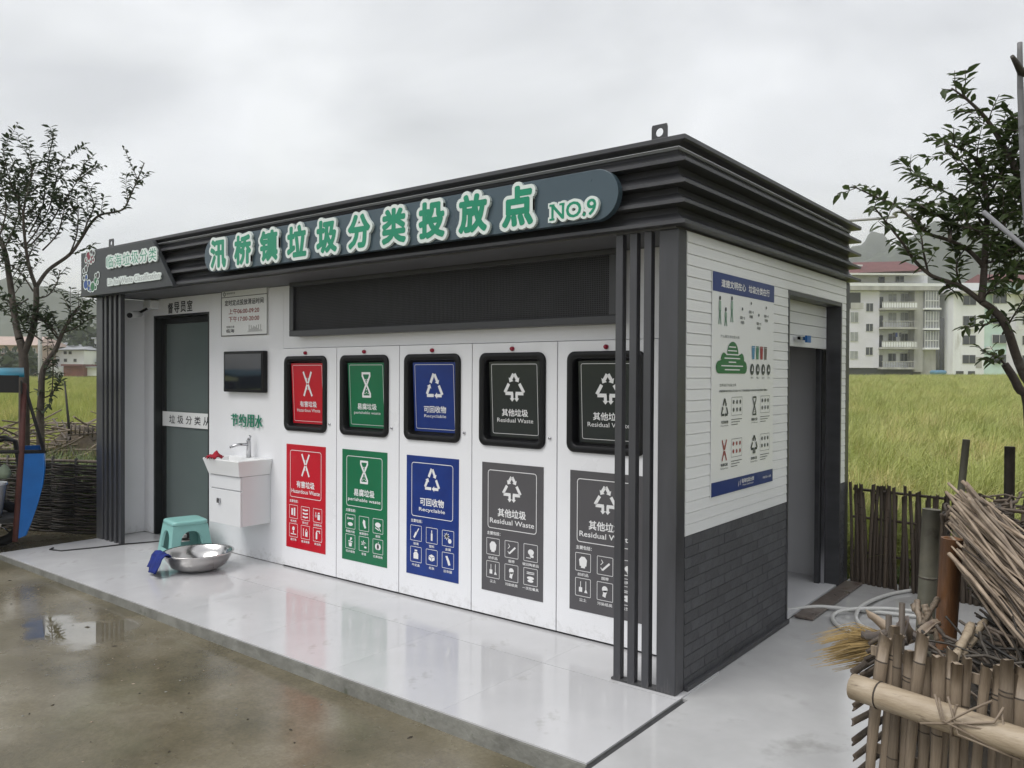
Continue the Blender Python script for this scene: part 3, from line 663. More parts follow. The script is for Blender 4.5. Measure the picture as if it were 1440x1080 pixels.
# side doorway
K('doorway_frame', MB().box(-.15, .006, 1.513, 1.535, .0, 2.095).box(-.15, .006, 2.618, 2.641, .0, 2.095).box(-.15, .006, 1.535, 2.618, 2.066, 2.095), 'char', bevel=.002)
K('guide_rail', MB().box(-.118, -.092, 2.592, 2.617, .0, 2.065), 'chrome')
K('doorway_liner', MB().box(-.16, -.125, 2.57, 2.618, .0, 2.065), 'char')
sh = plank_mesh(1.055, .078, M['vanity'], 'shutter_slat')
for q in range(5): part('shutter_slat', sh, None, kiosk, loc=(-.098, 1.536, 1.755+q*.0785-.0), bevel=0)
lk = K('shutter_handle', MB().box(-.093, -.06, 1.90, 1.93, 1.80, 1.82).box(-.07, -.06, 1.90, 2.06, 1.798, 1.822), 'chrome')
sub('shutter_lock', MB().box(-.06, -.045, 2.02, 2.10, 1.785, 1.832), M['veh_blue'], lk)
# roof edge: five mitred louvre strips
def sweep(prof, name):
    mb = MB(); n = len(prof); 
    for o_, z in prof:
        mb.v += [(0+o_, -o_, z), (0+o_, DB+o_, z), (XL-o_, DB+o_, z), (XL-o_, -o_, z)]
    for i in range(n):
        j = (i+1) % n
        for k in range(4): mb.f.append([i*4+k, j*4+k, j*4+(k+1) % 4, i*4+(k+1) % 4]); mb.m.append(0); mb.sm.append(False)
    return K(name, mb, 'char')
sweep([(.0, 2.655), (.052, 2.662), (.062, 2.668), (.062, 2.688), (.054, 2.692), (.0, 2.690)], 'roof_cap')
lips = [2.566, 2.464, 2.370, 2.2725]; tops = [2.6548, 2.5655, 2.4635, 2.3695]
for lz, tz in zip(lips, tops):
    h = tz-lz
    sweep([(-.03, tz-.001), (-.012, tz-.001), (-.004, tz-h*.35), (.018, lz+h*.42), (.040, lz+.026), (.052, lz+.020), (.062, lz+.018), (.062, lz+.001), (.054, lz), (-.03, lz)], 'roof_louvre')
K('roof_sheet', MB().box(XL+.0, 0, 0, DB, 2.64, 2.654), 'roofgrey')
K('eave_beam', MB().box(XL+.002, -.002, .002, .05, KZ+.0205, 2.272), 'soffit')
for x in (-.10, -5.66):
    m_ = Plane((x-.042, -.012, 2.68), (1, 0, 0), (0, 0, 1), (0, -1, 0))
    outl = [(0, 0), (.084, 0), (.084, .085), (.078, .093), (.006, .093), (0, .085)]
    nn = 24; vs = []; 
    def op(t):  # outline point in direction t from the hole centre
        c, s_ = math.cos(t), math.sin(t); k = 9
        k = min([((.042 if c > 0 else -.042)/c) if abs(c) > 1e-6 else 9, ((.038 if s_ > 0 else -.055)/s_) if abs(s_) > 1e-6 else 9]); return .042+c*k, .055+s_*k
    for y in (0, -.008):
        for t in range(nn): vs.append(m_.P(*op(t*2*math.pi/nn), y))
        for t in range(nn): vs.append(m_.P(.042+.021*math.cos(t*2*math.pi/nn), .055+.021*math.sin(t*2*math.pi/nn), y))
    fs = []
    for t in range(nn):
        n_ = (t+1) % nn; fs += [(t, n_, nn+n_, nn+t), (2*nn+n_, 2*nn+t, 3*nn+t, 3*nn+n_), (t, 2*nn+t, 2*nn+n_, n_), (nn+n_, 3*nn+n_, 3*nn+t, nn+t)]
    m_.mb.add(vs, fs); K('lifting_lug', m_.mb, 'char')

# ================================================================== SIGNS
# main name board
sg = thing('name_sign', 'blue grey rounded sign board with large green characters and NO.9', 'sign', (-2.1, -.08, 2.45))
bx0, bx1, bz0, bz1 = -3.955, -.272, 2.325, 2.582; r = (bz1-bz0)/2; pts = []
for j in range(17): t = -math.pi/2+math.pi*j/16; pts.append((bx1-r+r*math.cos(t), -.106, (bz0+bz1)/2+r*math.sin(t)))
for j in range(17): t = math.pi/2+math.pi*j/16; pts.append((bx0+r+r*math.cos(t), -.106, (bz0+bz1)/2+r*math.sin(t)))
part('board', MB().prism(pts, (0, 0, 0), (0, .042, 0)), M['board'], sg, bevel=.002)
def raised(txt, a0, b0, a1, b1, parent, y=-.107, ow=.020, off=.036, woff=.115, fm='letter_green', thick=.018):
    v = Plane((0, y, 0), (1, 0, 0), (0, 0, 1), (0, -1, 0)); v.text(txt, a0-ow, b0-ow, a1+ow, b1+ow, off=woff, extrude=.01, zscale=thick/.02, lift=thick/2, copies=20)
    c = part('character', v.mb, M['letter_white'], parent)
    v = Plane((0, y-thick-.0015, 0), (1, 0, 0), (0, 0, 1), (0, -1, 0)); v.text(txt, a0, b0, a1, b1, off=off)
    sub('character_face', v.mb, M[fm], c); return c
chars = '汛桥镇垃圾分类投放点'
for q, ch in enumerate(chars):
    xc = -3.735+q*(3.735-.882)/9; raised(ch, xc-.106, 2.346, xc+.106, 2.564, sg, off=.048, ow=.021)
no_ = raised('NO.9', -.66, 2.352, -.385, 2.435, sg, ow=.014, off=.03, woff=.17)
v = Plane((0, -.107-.0205, 0), (1, 0, 0), (0, 0, 1), (0, -1, 0)); vo = Plane((0, -.107-.0183, 0), (1, 0, 0), (0, 0, 1), (0, -1, 0))
for a, b in ((-.655, 2.357), (-.592, 2.430), (-.655, 2.430)): v.rect(a-.016, b-.005, a+.016, b+.005); vo.rect(a-.026, b-.014, a+.026, b+.014)
sub('serif', v.mb, M['letter_green'], no_); sub('serif_edge', vo.mb, M['letter_white'], no_)
# logo board at the left end
lg = thing('logo_sign', 'charcoal end sign with coloured ring logo and small pale green characters', 'sign', (-5.3, -.08, 2.45))
poly = [(-6.04, -.104, 2.258), (-4.42, -.104, 2.258), (-4.76, -.104, 2.664), (-6.04, -.104, 2.664)]
part('board', MB().prism(poly, (0, 0, 0), (0, .04, 0)), M['logo_board'], lg, bevel=.003)
part('board_return', MB().box(-6.045, -6.041, -.104, .30, 2.258, 2.664), M['logo_board'], lg)
for q, ch in enumerate('临海垃圾分类'):
    x0 = -5.52+q*.148; raised(ch, x0, 2.486, x0+.125, 2.588, lg, y=-.105, ow=.014, off=.0, woff=.16, thick=.012)
raised('Lin hai Waste Classification', -5.50, 2.332, -4.60, 2.385, lg, y=-.105, ow=.012, off=.01, woff=.20, fm='letter_pale', thick=.012)
rc = [('r', .09, .355, .050), ('d', .15, .385, .034), ('r', .165, .345, .030), ('r', .19, .315, .026), ('d', .20, .375, .028), ('r', .145, .30, .026), ('r', .10, .30, .022), ('r', .045, .325, .030), ('d', .045, .24, .036), ('d', .0, .225, .028), ('r', .08, .275, .022), ('d', .0, .16, .026), ('b', .05, .165, .030), ('b', .04, .095, .048), ('b', .105, .105, .032), ('b', .10, .055, .030), ('g', .175, .065, .048), ('b', .13, .035, .02), ('g', .235, .12, .036), ('d', .28, .165, .034), ('g', .27, .10, .024), ('g', .235, .055, .024), ('d', .235, .165, .024)]
M['lred'] = mat('logo_red', (.20, .015, .04), .4); M['lblue'] = mat('logo_blue', (.01, .06, .25), .4); M['lgreen'] = mat('logo_green', (.02, .16, .06), .4); M['ldark'] = mat('logo_dark', (.06, .05, .055), .4)
for k_, a, b, r_ in rc:
    v = Plane((-5.985, -.1055, 2.275), (1.0, 0, 0), (0, 0, 1), (0, -1, 0))
    v.circ(a, b*.98, r_*1.05, 0, lift=.0, n=14); v.ring(a, b*.98, r_*1.05, .010, 1, lift=.002, n=14)
    part('logo_ring', v.mb, [M[{'r': 'lred', 'd': 'ldark', 'b': 'lblue', 'g': 'lgreen'}[k_]], M['letter_white']], lg)
# notice board
nb = thing('notice_board', 'small white notice with black border giving drop off times', 'notice', (-4.25, .44, 2.08))
part('board', MB().box(-4.588, -3.914, W-.012, W-.001, 1.874, 2.296), M['paper'], nb)
p = Plane((-4.588, W-.0135, 1.874), (1, 0, 0), (0, 0, 1), (0, -1, 0)); w2, h2 = .674, .422
p.rrect(0, 0, w2, h2, .002, .008); p.rect(0, .335, w2, .340)
p.text('定时定点投放清运时间', .055, .262, .62, .312, off=.02)
p.text('垃圾分类', .08, .07, .20, .09, off=.01); p.text('临海', .08, .03, .20, .062, off=.02)
for q in range(14): p.rect(.40+q*.015, .03, .404+q*.015, .04+.05*abs(math.sin(q*1.7)), 0)
p.ring(.05, .365, .018, .006); p.text('临海垃圾分类', .085, .362, .21, .378, off=0)
p.text('上午06:00-09:20', .115, .188, .56, .236, off=.015, mi=1); p.text('下午17:00-20:00', .115, .122, .56, .170, off=.015, mi=1)
part('printed_text', p.mb, [M['inkblack'], M['inkred']], nb)
# display screen
tv = thing('wall_screen', 'black wall mounted screen above the green water saving slogan', 'screen', (-4.2, .42, 1.57))
part('casing', MB().box(-4.50, -3.925, .40, W-.001, 1.395, 1.742), M['black'], tv, bevel=.008)
part('display', MB().box(-4.475, -3.95, .3975, .3995, 1.42, 1.718), M['screen'], tv)
# information poster on the side wall
ip = thing('information_poster', 'tall white sorting guide poster with blue header and green cloud', 'poster', (.01, .81, 1.5))
iy0, iy1, iz0, iz1 = .373, 1.247, .921, 2.096
part('sheet', MB().box(.0045, .0085, iy0, iy1, iz0, iz1), M['paper'], ip)
p = Plane((.0098, iy0, iz0), (0, 1, 0), (0, 0, 1), (1, 0, 0)); w2, h2 = iy1-iy0, iz1-iz0
p.rect(.001, h2-.102, w2-.001, h2-.001, 0); p.rect(.001, .001, w2-.001, .075, 0)
part('blue_bands', p.mb, M['pblue'], ip)
p = Plane((.0112, iy0, iz0), (0, 1, 0), (0, 0, 1), (1, 0, 0))
p.text('道德文明在心', .105, h2-.075, .435, h2-.032, off=.035, mi=0); p.text('垃圾分类在行', .475, h2-.075, w2-.08, h2-.032, off=.035, mi=0)
p.text('临海垃圾分类', .40, .036, .575, .060, off=.03); p.text('Waste Classification', .41, .020, .57, .030); p.text('垃圾分类 人人有责', .71, .030, .84, .044, off=.01)
p.line([(.35, .025), (.36, .05)], .005); p.line([(.375, .03), (.385, .055)], .005)
# green cloud, one outline
cl = [(.07, .645), (.43, .645)]
def arc(cx_, cy_, rx, ry, t0, t1, n=8): return [(cx_+rx*math.cos(math.radians(t0+(t1-t0)*k/n)), cy_+ry*math.sin(math.radians(t0+(t1-t0)*k/n))) for k in range(n+1)]
cl = arc(.425, .678, .033, .033, -90, 75)+arc(.375, .722, .042, .035, -10, 80)+arc(.262, .755, .074, .062, -12, 192, 14)+arc(.150, .722, .042, .035, 100, 190)+arc(.080, .678, .035, .033, 105, 270)
p.poly(cl, 1)
for q in range(7):
    ww = [.045, .06, .085, .105, .05, .145, .10][q]; p.rect(.255-ww, .788-q*.0205-.003, .255+ww, .788-q*.0205+.003, 0, .0006)
# bins and round icons
for q, mi in enumerate((2, 3, 4, 5)):
    a = .530+q*.062; p.poly([(a, .795), (a+.044, .795), (a+.038, .728), (a+.006, .728)], mi); p.rect(a-.002, .797, a+.046, .803, mi)
    p.circ(.535+q*.085, .670, .028, 6, ry=.032); p.poly([(.535+q*.085-.012, .66), (.535+q*.085+.012, .66), (.535+q*.085, .69)], 0, .001)
    p.text(('可回收物', '有害垃圾', '易腐垃圾', '其他垃圾')[q], .515+q*.085, .617, .555+q*.085, .627, mi=6)
# three plain line figures
for a, hh, mi, b in ((.09, .135, 3, .905), (.165, .085, 3, .90), (.245, .125, 3, .925)):
    p.circ(a, b+hh, .011, 6, ry=.012); p.poly([(a-.012, b+hh-.014), (a+.012, b+hh-.014), (a+.014, b+hh*.5), (a-.014, b+hh*.5)], 7)
    p.line([(a-.004, b+hh*.5), (a-.013, b)], .008, mi); p.line([(a+.004, b+hh*.5), (a+.013, b)], .008, mi)
for a, b in ((.39, .955), (.515, .995), (.63, .935), (.745, .985)):
    p.text('垃圾分一分', a-.035, b-.01, a+.035, b+.008, off=.02, mi=6); p.text('环境美', a-.025, b-.036, a+.025, b-.018, off=.02, mi=6); p.circ(a, b+.048, .009, 6, n=8)
p.text('什么是生活垃圾分类', .10, .835, .35, .850, off=0, mi=6); p.text('怎样进行垃圾分类', .09, .575, .31, .590, off=0, mi=6)
p.text('根据国家有关标准生活垃圾分为以下四类请按要求分类投放并保持周围环境整洁', .09, .545, .77, .557, off=.02, mi=6)
for (a, b, kd, mi) in ((.16, .462, 'recycle', 6), (.575, .462, 'perish', 6), (.16, .235, 'hazard', 8), (.575, .240, 'residual', 6)):
    symbol(p, kd, a, b, .052 if kd != 'residual' else .055, mi)
    for q in range(6):
        aa, bb = a+.12+(q % 3)*.045, b+.028-(q//3)*.042; p.circ(aa, bb, .010, 8 if mi == 8 else 6, ry=.012, n=8)
    p.rrect(a+.09, b-.045, a+.235, b+.055, .004, .002, 6)
    p.text(KIND[kd][1], a-.045, b-.085, a+.045, b-.068, off=.03, mi=6); p.text(KIND[kd][2], a-.05, b-.10, a+.05, b-.092, mi=6)
    for q in range(3): p.rect(a+.09, b-.068-q*.014, a+.235-.03*q, b-.0645-q*.014, 6)
M['pb1'] = mat('bin_print_blue', (.06, .22, .38), .4); M['pb2'] = mat('bin_print_green', (.05, .20, .12), .4); M['pb3'] = mat('bin_print_red', (.30, .02, .03), .4); M['pb4'] = mat('bin_print_grey', (.14, .12, .11), .4)
M['pg'] = mat('figure_print', (.25, .38, .30), .4); M['ink3'] = mat('dark_green_ink', (.035, .05, .045), .5)
part('printed_content', p.mb, [M['print'], M['cloud'], M['pb1'], M['pb2'], M['pb3'], M['pb4'], M['ink3'], M['pg'], M['inkred']], ip)

# security camera under the eave
sc = thing('security_camera', 'small white security camera on a bracket under the left eave', 'camera', (-5.62, .44, 2.2))
part('wall_box', MB().box(-5.80, -5.66, .36, W-.001, 2.165, 2.25), M['vanity'], sc, bevel=.01)
part('arm', MB().tube([(-5.74, .37, 2.17), (-5.73, .30, 2.13), (-5.72, .26, 2.12)], .013), M['black'], sc)
part('camera_head', MB().tube([(-5.76, .31, 2.115), (-5.72, .24, 2.105), (-5.67, .17, 2.09)], [.030, .034, .034], 14), M['vanity'], sc)
part('lens', MB().tube([(-5.672, .172, 2.0905), (-5.662, .158, 2.087)], .024, 14), M['black'], sc)

# ================================================================== WASHBASIN
wb = thing('washbasin_cabinet', 'white wall hung washbasin cabinet with chrome tap', 'washbasin', (-4.12, .3, .33))
cx0_, cx1_, cy0_ = -4.325, -3.885, .165
part('cabinet', MB().box(cx0_, cx1_, cy0_+.016, W-.001, .325, .725), M['vanity'], wb, bevel=.004)
part('drawer_front', MB().box(cx0_, cx1_, cy0_, cy0_+.014, .615, .722), M['vanity'], wb, bevel=.002)
dd = part('door', MB().box(cx0_, cx1_, cy0_, cy0_+.014, .325, .606), M['vanity'], wb, bevel=.002)
sub('handle', MB().box(-4.20, -4.16, cy0_-.016, cy0_-.001, .495, .535), M['chrome'], dd, bevel=.003)
# basin: tapered box with hollow
def ringz(x0, x1, y0, y1, z): return [(x0, y0, z), (x1, y0, z), (x1, y1, z), (x0, y1, z)]
bx = [ringz(cx0_-.0+.0, cx1_-.0, cy0_-.01, W-.002, .727), ringz(cx0_-.045, cx1_+.03, cy0_-.04, W-.002, .852), ringz(cx0_-.038, cx1_+.023, cy0_-.033, W-.004, .856), ringz(cx0_-.015, cx1_-.0, cy0_-.012, W-.09, .853), ringz(cx0_+.03, cx1_-.05, cy0_+.03, W-.12, .765)]
mb = MB()
for L in bx: mb.v += L
for a in range(4):
    for k in range(4): mb.f.append([a*4+k, a*4+(k+1) % 4, (a+1)*4+(k+1) % 4, (a+1)*4+k]); mb.m.append(0); mb.sm.append(False)
mb.f.append([16, 17, 18, 19]); mb.m.append(0); mb.sm.append(False)
part('basin', mb, M['ceramic'], wb, bevel=.006)
tp = part('tap', MB().tube([(-4.10, .385, .854), (-4.10, .385, .985), (-4.10, .38, 1.0)], [.020, .017, .020], 12).tube([(-4.10, .375, .965), (-4.14, .31, .962), (-4.165, .25, .945)], [.013, .012, .011], 10), M['chrome'], wb)
sub('lever', MB().tube([(-4.10, .385, 1.0), (-4.10, .40, 1.035)], [.014, .010], 10), M['chrome'], tp)
def cloth(name, pts, nx_, ny_, f, m, label, cat):
    pass
# red cloth on the basin rim
mb = MB(); g_ = 9
for i in range(g_):
    for j in range(g_):
        a, b = i/(g_-1)-.5, j/(g_-1)-.5
        mb.v.append((-4.245+a*.13, .16+b*.10+.01*math.sin(a*12), .862+.045*math.exp(-((a-.1)**2+(b)**2)*14)+.012*math.sin(a*17+b*11)))
for i in range(g_-1):
    for j in range(g_-1): k = i*g_+j; mb.f.append([k, k+g_, k+g_+1, k+1]); mb.m.append(0); mb.sm.append(True)
o = part('red_cloth', mb, M['clothred']); s_ = o.modifiers.new('s', 'SOLIDIFY'); s_.thickness = .006; s_.offset = 1
tag(o, 'crumpled dark red cloth on the rim of the white washbasin', 'cloth')

# ================================================================== STOOL
st_c = Vector((-4.735, .185, 0)); rot = math.radians(-12)
def sq(h, z, r, n=5, bow=0.):
    pts = []
    for cx_, cy_, t0 in ((h-r, h-r, 0), (-h+r, h-r, 90), (-h+r, -h+r, 180), (h-r, -h+r, 270)):
        for j in range(n+1): t = math.radians(t0+90*j/n); pts.append((cx_+r*math.cos(t), cy_+r*math.sin(t), z))
    return pts
stool = thing('plastic_stool', 'mint green plastic stool with arched sides beside the washbasin', 'stool', tuple(st_c))
def place(v): x, y, z = v; return (st_c.x+x*math.cos(rot)-y*math.sin(rot), st_c.y+x*math.sin(rot)+y*math.cos(rot), z)
mb = MB()
for L in (sq(.125, .300, .045), sq(.142, .297, .05), sq(.150, .288, .05), sq(.150, .268, .05), sq(.146, .262, .05)): mb.v += [place(v) for v in L]
n = 24
for a in range(4):
    for k in range(n): mb.f.append([a*n+k, (a+1)*n+k, (a+1)*n+(k+1) % n, a*n+(k+1) % n]); mb.m.append(0); mb.sm.append(True)
mb.add([place(v) for v in sq(.125, .300, .045)], [list(range(n))])
part('seat', mb, M['stool'], stool)
# four walls with arch cut-outs: each built as a grid strip around an arch
def wall(ax):
    mb = MB(); H = .262; segs = 18
    def Wp(s, z, o=0.):  # s in -1..1 along the wall, slanting out to the floor
        half = .143+(H-z)/H*.037+o; x, y = s*half, -half
        c, q = [(1, 0), (0, 1), (-1, 0), (0, -1)][ax]; return place((x*c-y*q, x*q+y*c, z))
    arch = []; 
    for j in range(segs+1):
        t = math.pi*j/segs; arch.append((-math.cos(t)*.56, .065+.150*min(1, math.sin(t)**.5)))
    outer = []
    for j in range(segs+1):
        u = -1+2*j/segs; outer.append((u, .262))
    for o_, flip in ((0, False), (-.008, True)):
        b = len(mb.v)
        for (a, z), (u, zz) in zip(arch, outer): mb.v += [Wp(a, z, o_), Wp(u, zz, o_)]
        for j in range(segs):
            f = [b+2*j, b+2*j+2, b+2*j+3, b+2*j+1]; mb.f.append(f[::-1] if flip else f); mb.m.append(0); mb.sm.append(True)
        # legs at each end down to the floor
        for s0, s1 in ((-1, -.60), (.60, 1)):
            q = [Wp(s0, 0, o_), Wp(s1, 0, o_), Wp(s1, .045, o_), Wp(s0, .262 if abs(s0) == 1 else .045, o_)]
            if s0 == -1: q = [Wp(-1, 0, o_), Wp(-.56, 0, o_), Wp(-.56, .065, o_), Wp(-1, .262, o_)]
            else: q = [Wp(.56, 0, o_), Wp(1, 0, o_), Wp(1, .262, o_), Wp(.56, .065, o_)]
            mb.add(q, [(0, 1, 2, 3)])
        # lower rail
    mb.add([Wp(-.56, .065), Wp(.56, .065), Wp(.56, .02), Wp(-.56, .02)], [(0, 1, 2, 3)])
    b = len(mb.v)
    for (a, z) in arch: mb.v += [Wp(a, z, 0.004), Wp(a, z, -.014)]
    for j in range(segs): mb.f.append([b+2*j, b+2*j+2, b+2*j+3, b+2*j+1]); mb.m.append(0); mb.sm.append(True)
    return mb
for ax in range(4): part('side_panel', wall(ax), M['stool'], stool)
# ================================================================== STEEL BOWL
bc = at(279, 775, 6.6); t = (.145-CAM.z)/(bc.z-CAM.z); bc = CAM+(bc-CAM)*t; bc.z = 0
bowl = MB().lathe([(.001, .012), (.13, .012), (.20, .045), (.238, .10), (.250, .142), (.266, .150), (.270, .145), (.254, .132), (.243, .098), (.206, .040), (.14, .004), (.001, .0)], tuple(bc), 48)
o = part('steel_bowl', bowl, M['steel']); tag(o, 'wide shiny stainless steel bowl standing on the tiled platform', 'bowl')
# blue cloth draped on its rim, side towards camera left
dirL = (-RT*.80-FW*.60); dirL.z = 0; dirL.normalize(); rim = bc+dirL*.262
mb = MB(); tang = Vector((-dirL.y, dirL.x, 0))
prof = [(-.07, .085), (-.03, .125), (-.005, .158), (.018, .160), (.040, .135), (.055, .09), (.07, .045), (.085, .018)]
for i, (o_, z) in enumerate(prof):
    for j in range(9):
        b = (j/8-.5)*(.19+.015*i); q = rim+dirL*(o_+.012*math.sin(j*1.3+i*.5))+tang*b; mb.v.append((q.x, q.y, z+.007*math.sin(j*1.9)+(.02*(abs(j-4)/4) if i > 5 else 0)))
for i in range(len(prof)-1):
    for j in range(8): k = i*9+j; mb.f.append([k, k+9, k+10, k+1]); mb.m.append(0); mb.sm.append(True)
o = part('blue_cloth', mb, M['clothblue']); s_ = o.modifiers.new('s', 'SOLIDIFY'); s_.thickness = .008; s_.offset = 1
tag(o, 'dark blue cloth draped over the rim of the steel bowl', 'cloth')
# black cable on the platform
o = part('black_cable', MB().tube([(-5.80, -.45, .006), (-5.75, -.50, .006), (-5.62, -.46, .006), (-5.52, -.20, .006), (-5.47, .02, .006), (-5.35, .30, .006), (-5.05, .40, .006), (-4.9, .42, .006)], .006, 8), M['cable'])
tag(o, 'thin black cable lying across the left end of the platform', 'cable')

# ================================================================== HOSE
def gp(px, py, z=.0):
    d = at(px, py, 1)-CAM; t = (z-CAM.z)/d.z; return CAM+d*t
def smooth_path(pts, n=8):
    P = [Vector(p) for p in pts]; out = []
    for i in range(len(P)-1):
        p0, p1, p2, p3 = P[max(i-1, 0)], P[i], P[i+1], P[min(i+2, len(P)-1)]
        for k in range(n):
            t = k/n; out.append(.5*((2*p1)+(-p0+p2)*t+(2*p0-5*p1+4*p2-p3)*t*t+(-p0+3*p1-3*p2+p3)*t**3))
    out.append(P[-1]); return out
hz = .012
hp = [gp(1096, 856, .05), gp(1112, 857, hz), gp(1150, 853, hz+.012), gp(1195, 857, hz), gp(1245, 862, hz), gp(1300, 868, hz)]
h1 = [gp(1330, 826, hz), gp(1290, 829, hz), gp(1250, 836, hz), gp(1215, 850, hz+.016), gp(1204, 866, hz+.02), gp(1212, 880, hz), gp(1235, 893, hz), gp(1262, 902, hz)]
h2_ = [gp(1300, 862, hz), gp(1250, 856, hz+.02), gp(1195, 857, hz+.022), gp(1173, 864, hz), gp(1174, 876, hz), gp(1195, 888, hz), gp(1225, 898, hz), gp(1250, 906, hz)]
mb = MB()
for P_ in (hp, h1, h2_): mb.tube(smooth_path(P_), .0125, 8)
o = part('garden_hose', mb, M['hose']); tag(o, 'loops of white garden hose on the wet path by the side doorway', 'hose')

# ================================================================== BAMBOO AND BRUSHWOOD, RIGHT
def strip_mesh(L, w, name, m, nodes=3, seed=0):
    """split bamboo: shallow arched cross-section with raised nodes and rough ends"""
    rg = random.Random(seed); mb = MB(); ns = 9; cs = 5
    zs = [L*i/(ns-1) for i in range(ns)]; nd = [rg.uniform(.1, .9)*L for _ in range(nodes)]
    zs = sorted(zs+[n_ for n_ in nd]+[n_+.006 for n_ in nd]); b = 0; bend = rg.uniform(-.012, .012)
    for z in zs:
        bump = .0025 if any(abs(z-n_) < .0065 for n_ in nd) else 0
        ww = w*(.92+.12*math.sin(z*7+seed)); 
        for k in range(cs):
            a = k/(cs-1)*2-1; mb.v.append((a*ww/2+bend*math.sin(z/L*3.1), -(1-a*a)*w*.22-bump, z))
        for k in range(cs):
            a = k/(cs-1)*2-1; mb.v.append((a*ww/2*.96+bend*math.sin(z/L*3.1), -(1-a*a)*w*.10+.004, z))
    n = len(zs); q = 2*cs
    for i in range(n-1):
        for k in range(cs-1):
            a = i*q+k; mb.f.append([a, a+1, a+q+1, a+q]); mb.m.append(1 if any(n_-.001 < zs[i] < n_+.005 for n_ in nd) else 0); mb.sm.append(True)
            a = i*q+cs+k; mb.f.append([a+1, a, a+q, a+q+1]); mb.m.append(0); mb.sm.append(True)
        a = i*q; mb.f.append([a, a+q, a+q+cs, a+cs]); mb.m.append(0); mb.sm.append(False)
        a = i*q+cs-1; mb.f.append([a+cs, a+q+cs, a+q, a]); mb.m.append(0); mb.sm.append(False)
    for i in (0, n-1):
        for k in range(cs-1): a = i*q+k; mb.f.append([a, a+cs, a+cs+1, a+1]); mb.m.append(0); mb.sm.append(False)
    for i in (0, n-1):
        for k in range(q): v_ = mb.v[i*q+k]; mb.v[i*q+k] = (v_[0], v_[1], v_[2]+rg.uniform(-.006, .006)+(.012*((k % cs)/cs-.5)*(1 if seed % 2 else -1) if i else 0))
    return mb.mesh(name, [m, M['node']])
fence_strips = [strip_mesh(.78, .030, 'bamboo_strip', M['bamboo_dark'], 2, s) for s in range(6)]
bf = thing('bamboo_fence', 'dark weathered fence of upright split bamboo between path and rice field', 'fence', (.05, 2.9, 0))
fa, fb = Vector((.03, 2.87, -.03)), Vector((2.6, 2.46, -.03)); L = (fb-fa).length; d = (fb-fa).normalized(); ang_ = math.atan2(d.y, d.x); nstrips = int(L/.0205)
for i in range(nstrips):
    p_ = fa+d*(i*.0205+U(-.003, .003)); o = part('bamboo_strip', random.choice(fence_strips), None, bf, loc=p_+Vector((0, (.012 if i % 2 else -.008)+U(-.004, .004), U(-.02, .0))))
    o.rotation_euler = (U(-.02, .02), U(-.05, .05), ang_+U(-.15, .15)); o.scale = (U(.8, 1.15), 1, U(.90, 1.03))
for z in (.22, .50, .70):
    part('tie_rail', MB().tube([fa+Vector((0, .02, z+U(-.01, .01)+.03)), fa+d*L*.5+Vector((0, .025, z+.03)), fb+Vector((0, .02, z+.03))], .011, 6), M['bamboo_dark'], bf)

near_strips = [strip_mesh(.80, .040, 'bamboo_strip', M['bamboo'], 2, 20+s) for s in range(8)]
bp_f = thing('bamboo_screen', 'pale split bamboo panel at the front of the brushwood heap', 'fence', (1.04, -.62, 0))
pa, pb = Vector((1.03, -.600, -.02)), Vector((2.45, -.93, -.02)); d = (pb-pa).normalized(); ang_ = math.atan2(d.y, d.x); L = (pb-pa).length; i = 0; s_ = 0.
while s_ < L:
    top = .715+.012*math.sin(i*2.3)+U(-.06, .02)
    o = part('bamboo_strip', random.choice(near_strips), None, bp_f, loc=pa+d*s_+Vector((0, .012*(i % 2)+U(-.004, .004), 0)))
    o.rotation_euler = (U(-.03, .03), .055+U(-.035, .035), ang_+U(-.15, .15)); o.scale = (U(.85, 1.2), 1, top/.80); s_ += U(.030, .036); i += 1
back = Vector((-d.y, d.x, 0))
for z, o_ in ((.625, .022), (.29, .024)):
    part('binding_strip', MB().bar(pa+back*o_+Vector((0, 0, z)), pb+back*o_+Vector((0, 0, z-.0)), .010, .032), M['bamboo'], bp_f)
# side panel whose horizontal strips stick out at the left
side_strips = [strip_mesh(.48, .034, 'bamboo_strip', M['bamboo_dark'], 3, 40+s) for s in range(4)]
sp = thing('bamboo_side_screen', 'side panel of flat bamboo strips whose dark ends stick out left', 'fence', (1.02, -.6, 0))
for q in range(9):
    z = .055+q*.060; o = part('bamboo_strip', side_strips[q % 4], None, sp, loc=(.985+U(-.012, .012), -.66+U(-.03, .03), z))
    o.rotation_euler = (-math.pi/2+U(-.02, .02), math.radians(90)+U(-.2, .2)*0, math.radians(-8)); o.scale = (U(.8, 1), 1, 1)
for y in (-.45, -.25): part('stake', MB().tube([(1.055, y, -.02), (1.06, y, .7)], .012, 6), M['bamboo_dark'], sp)
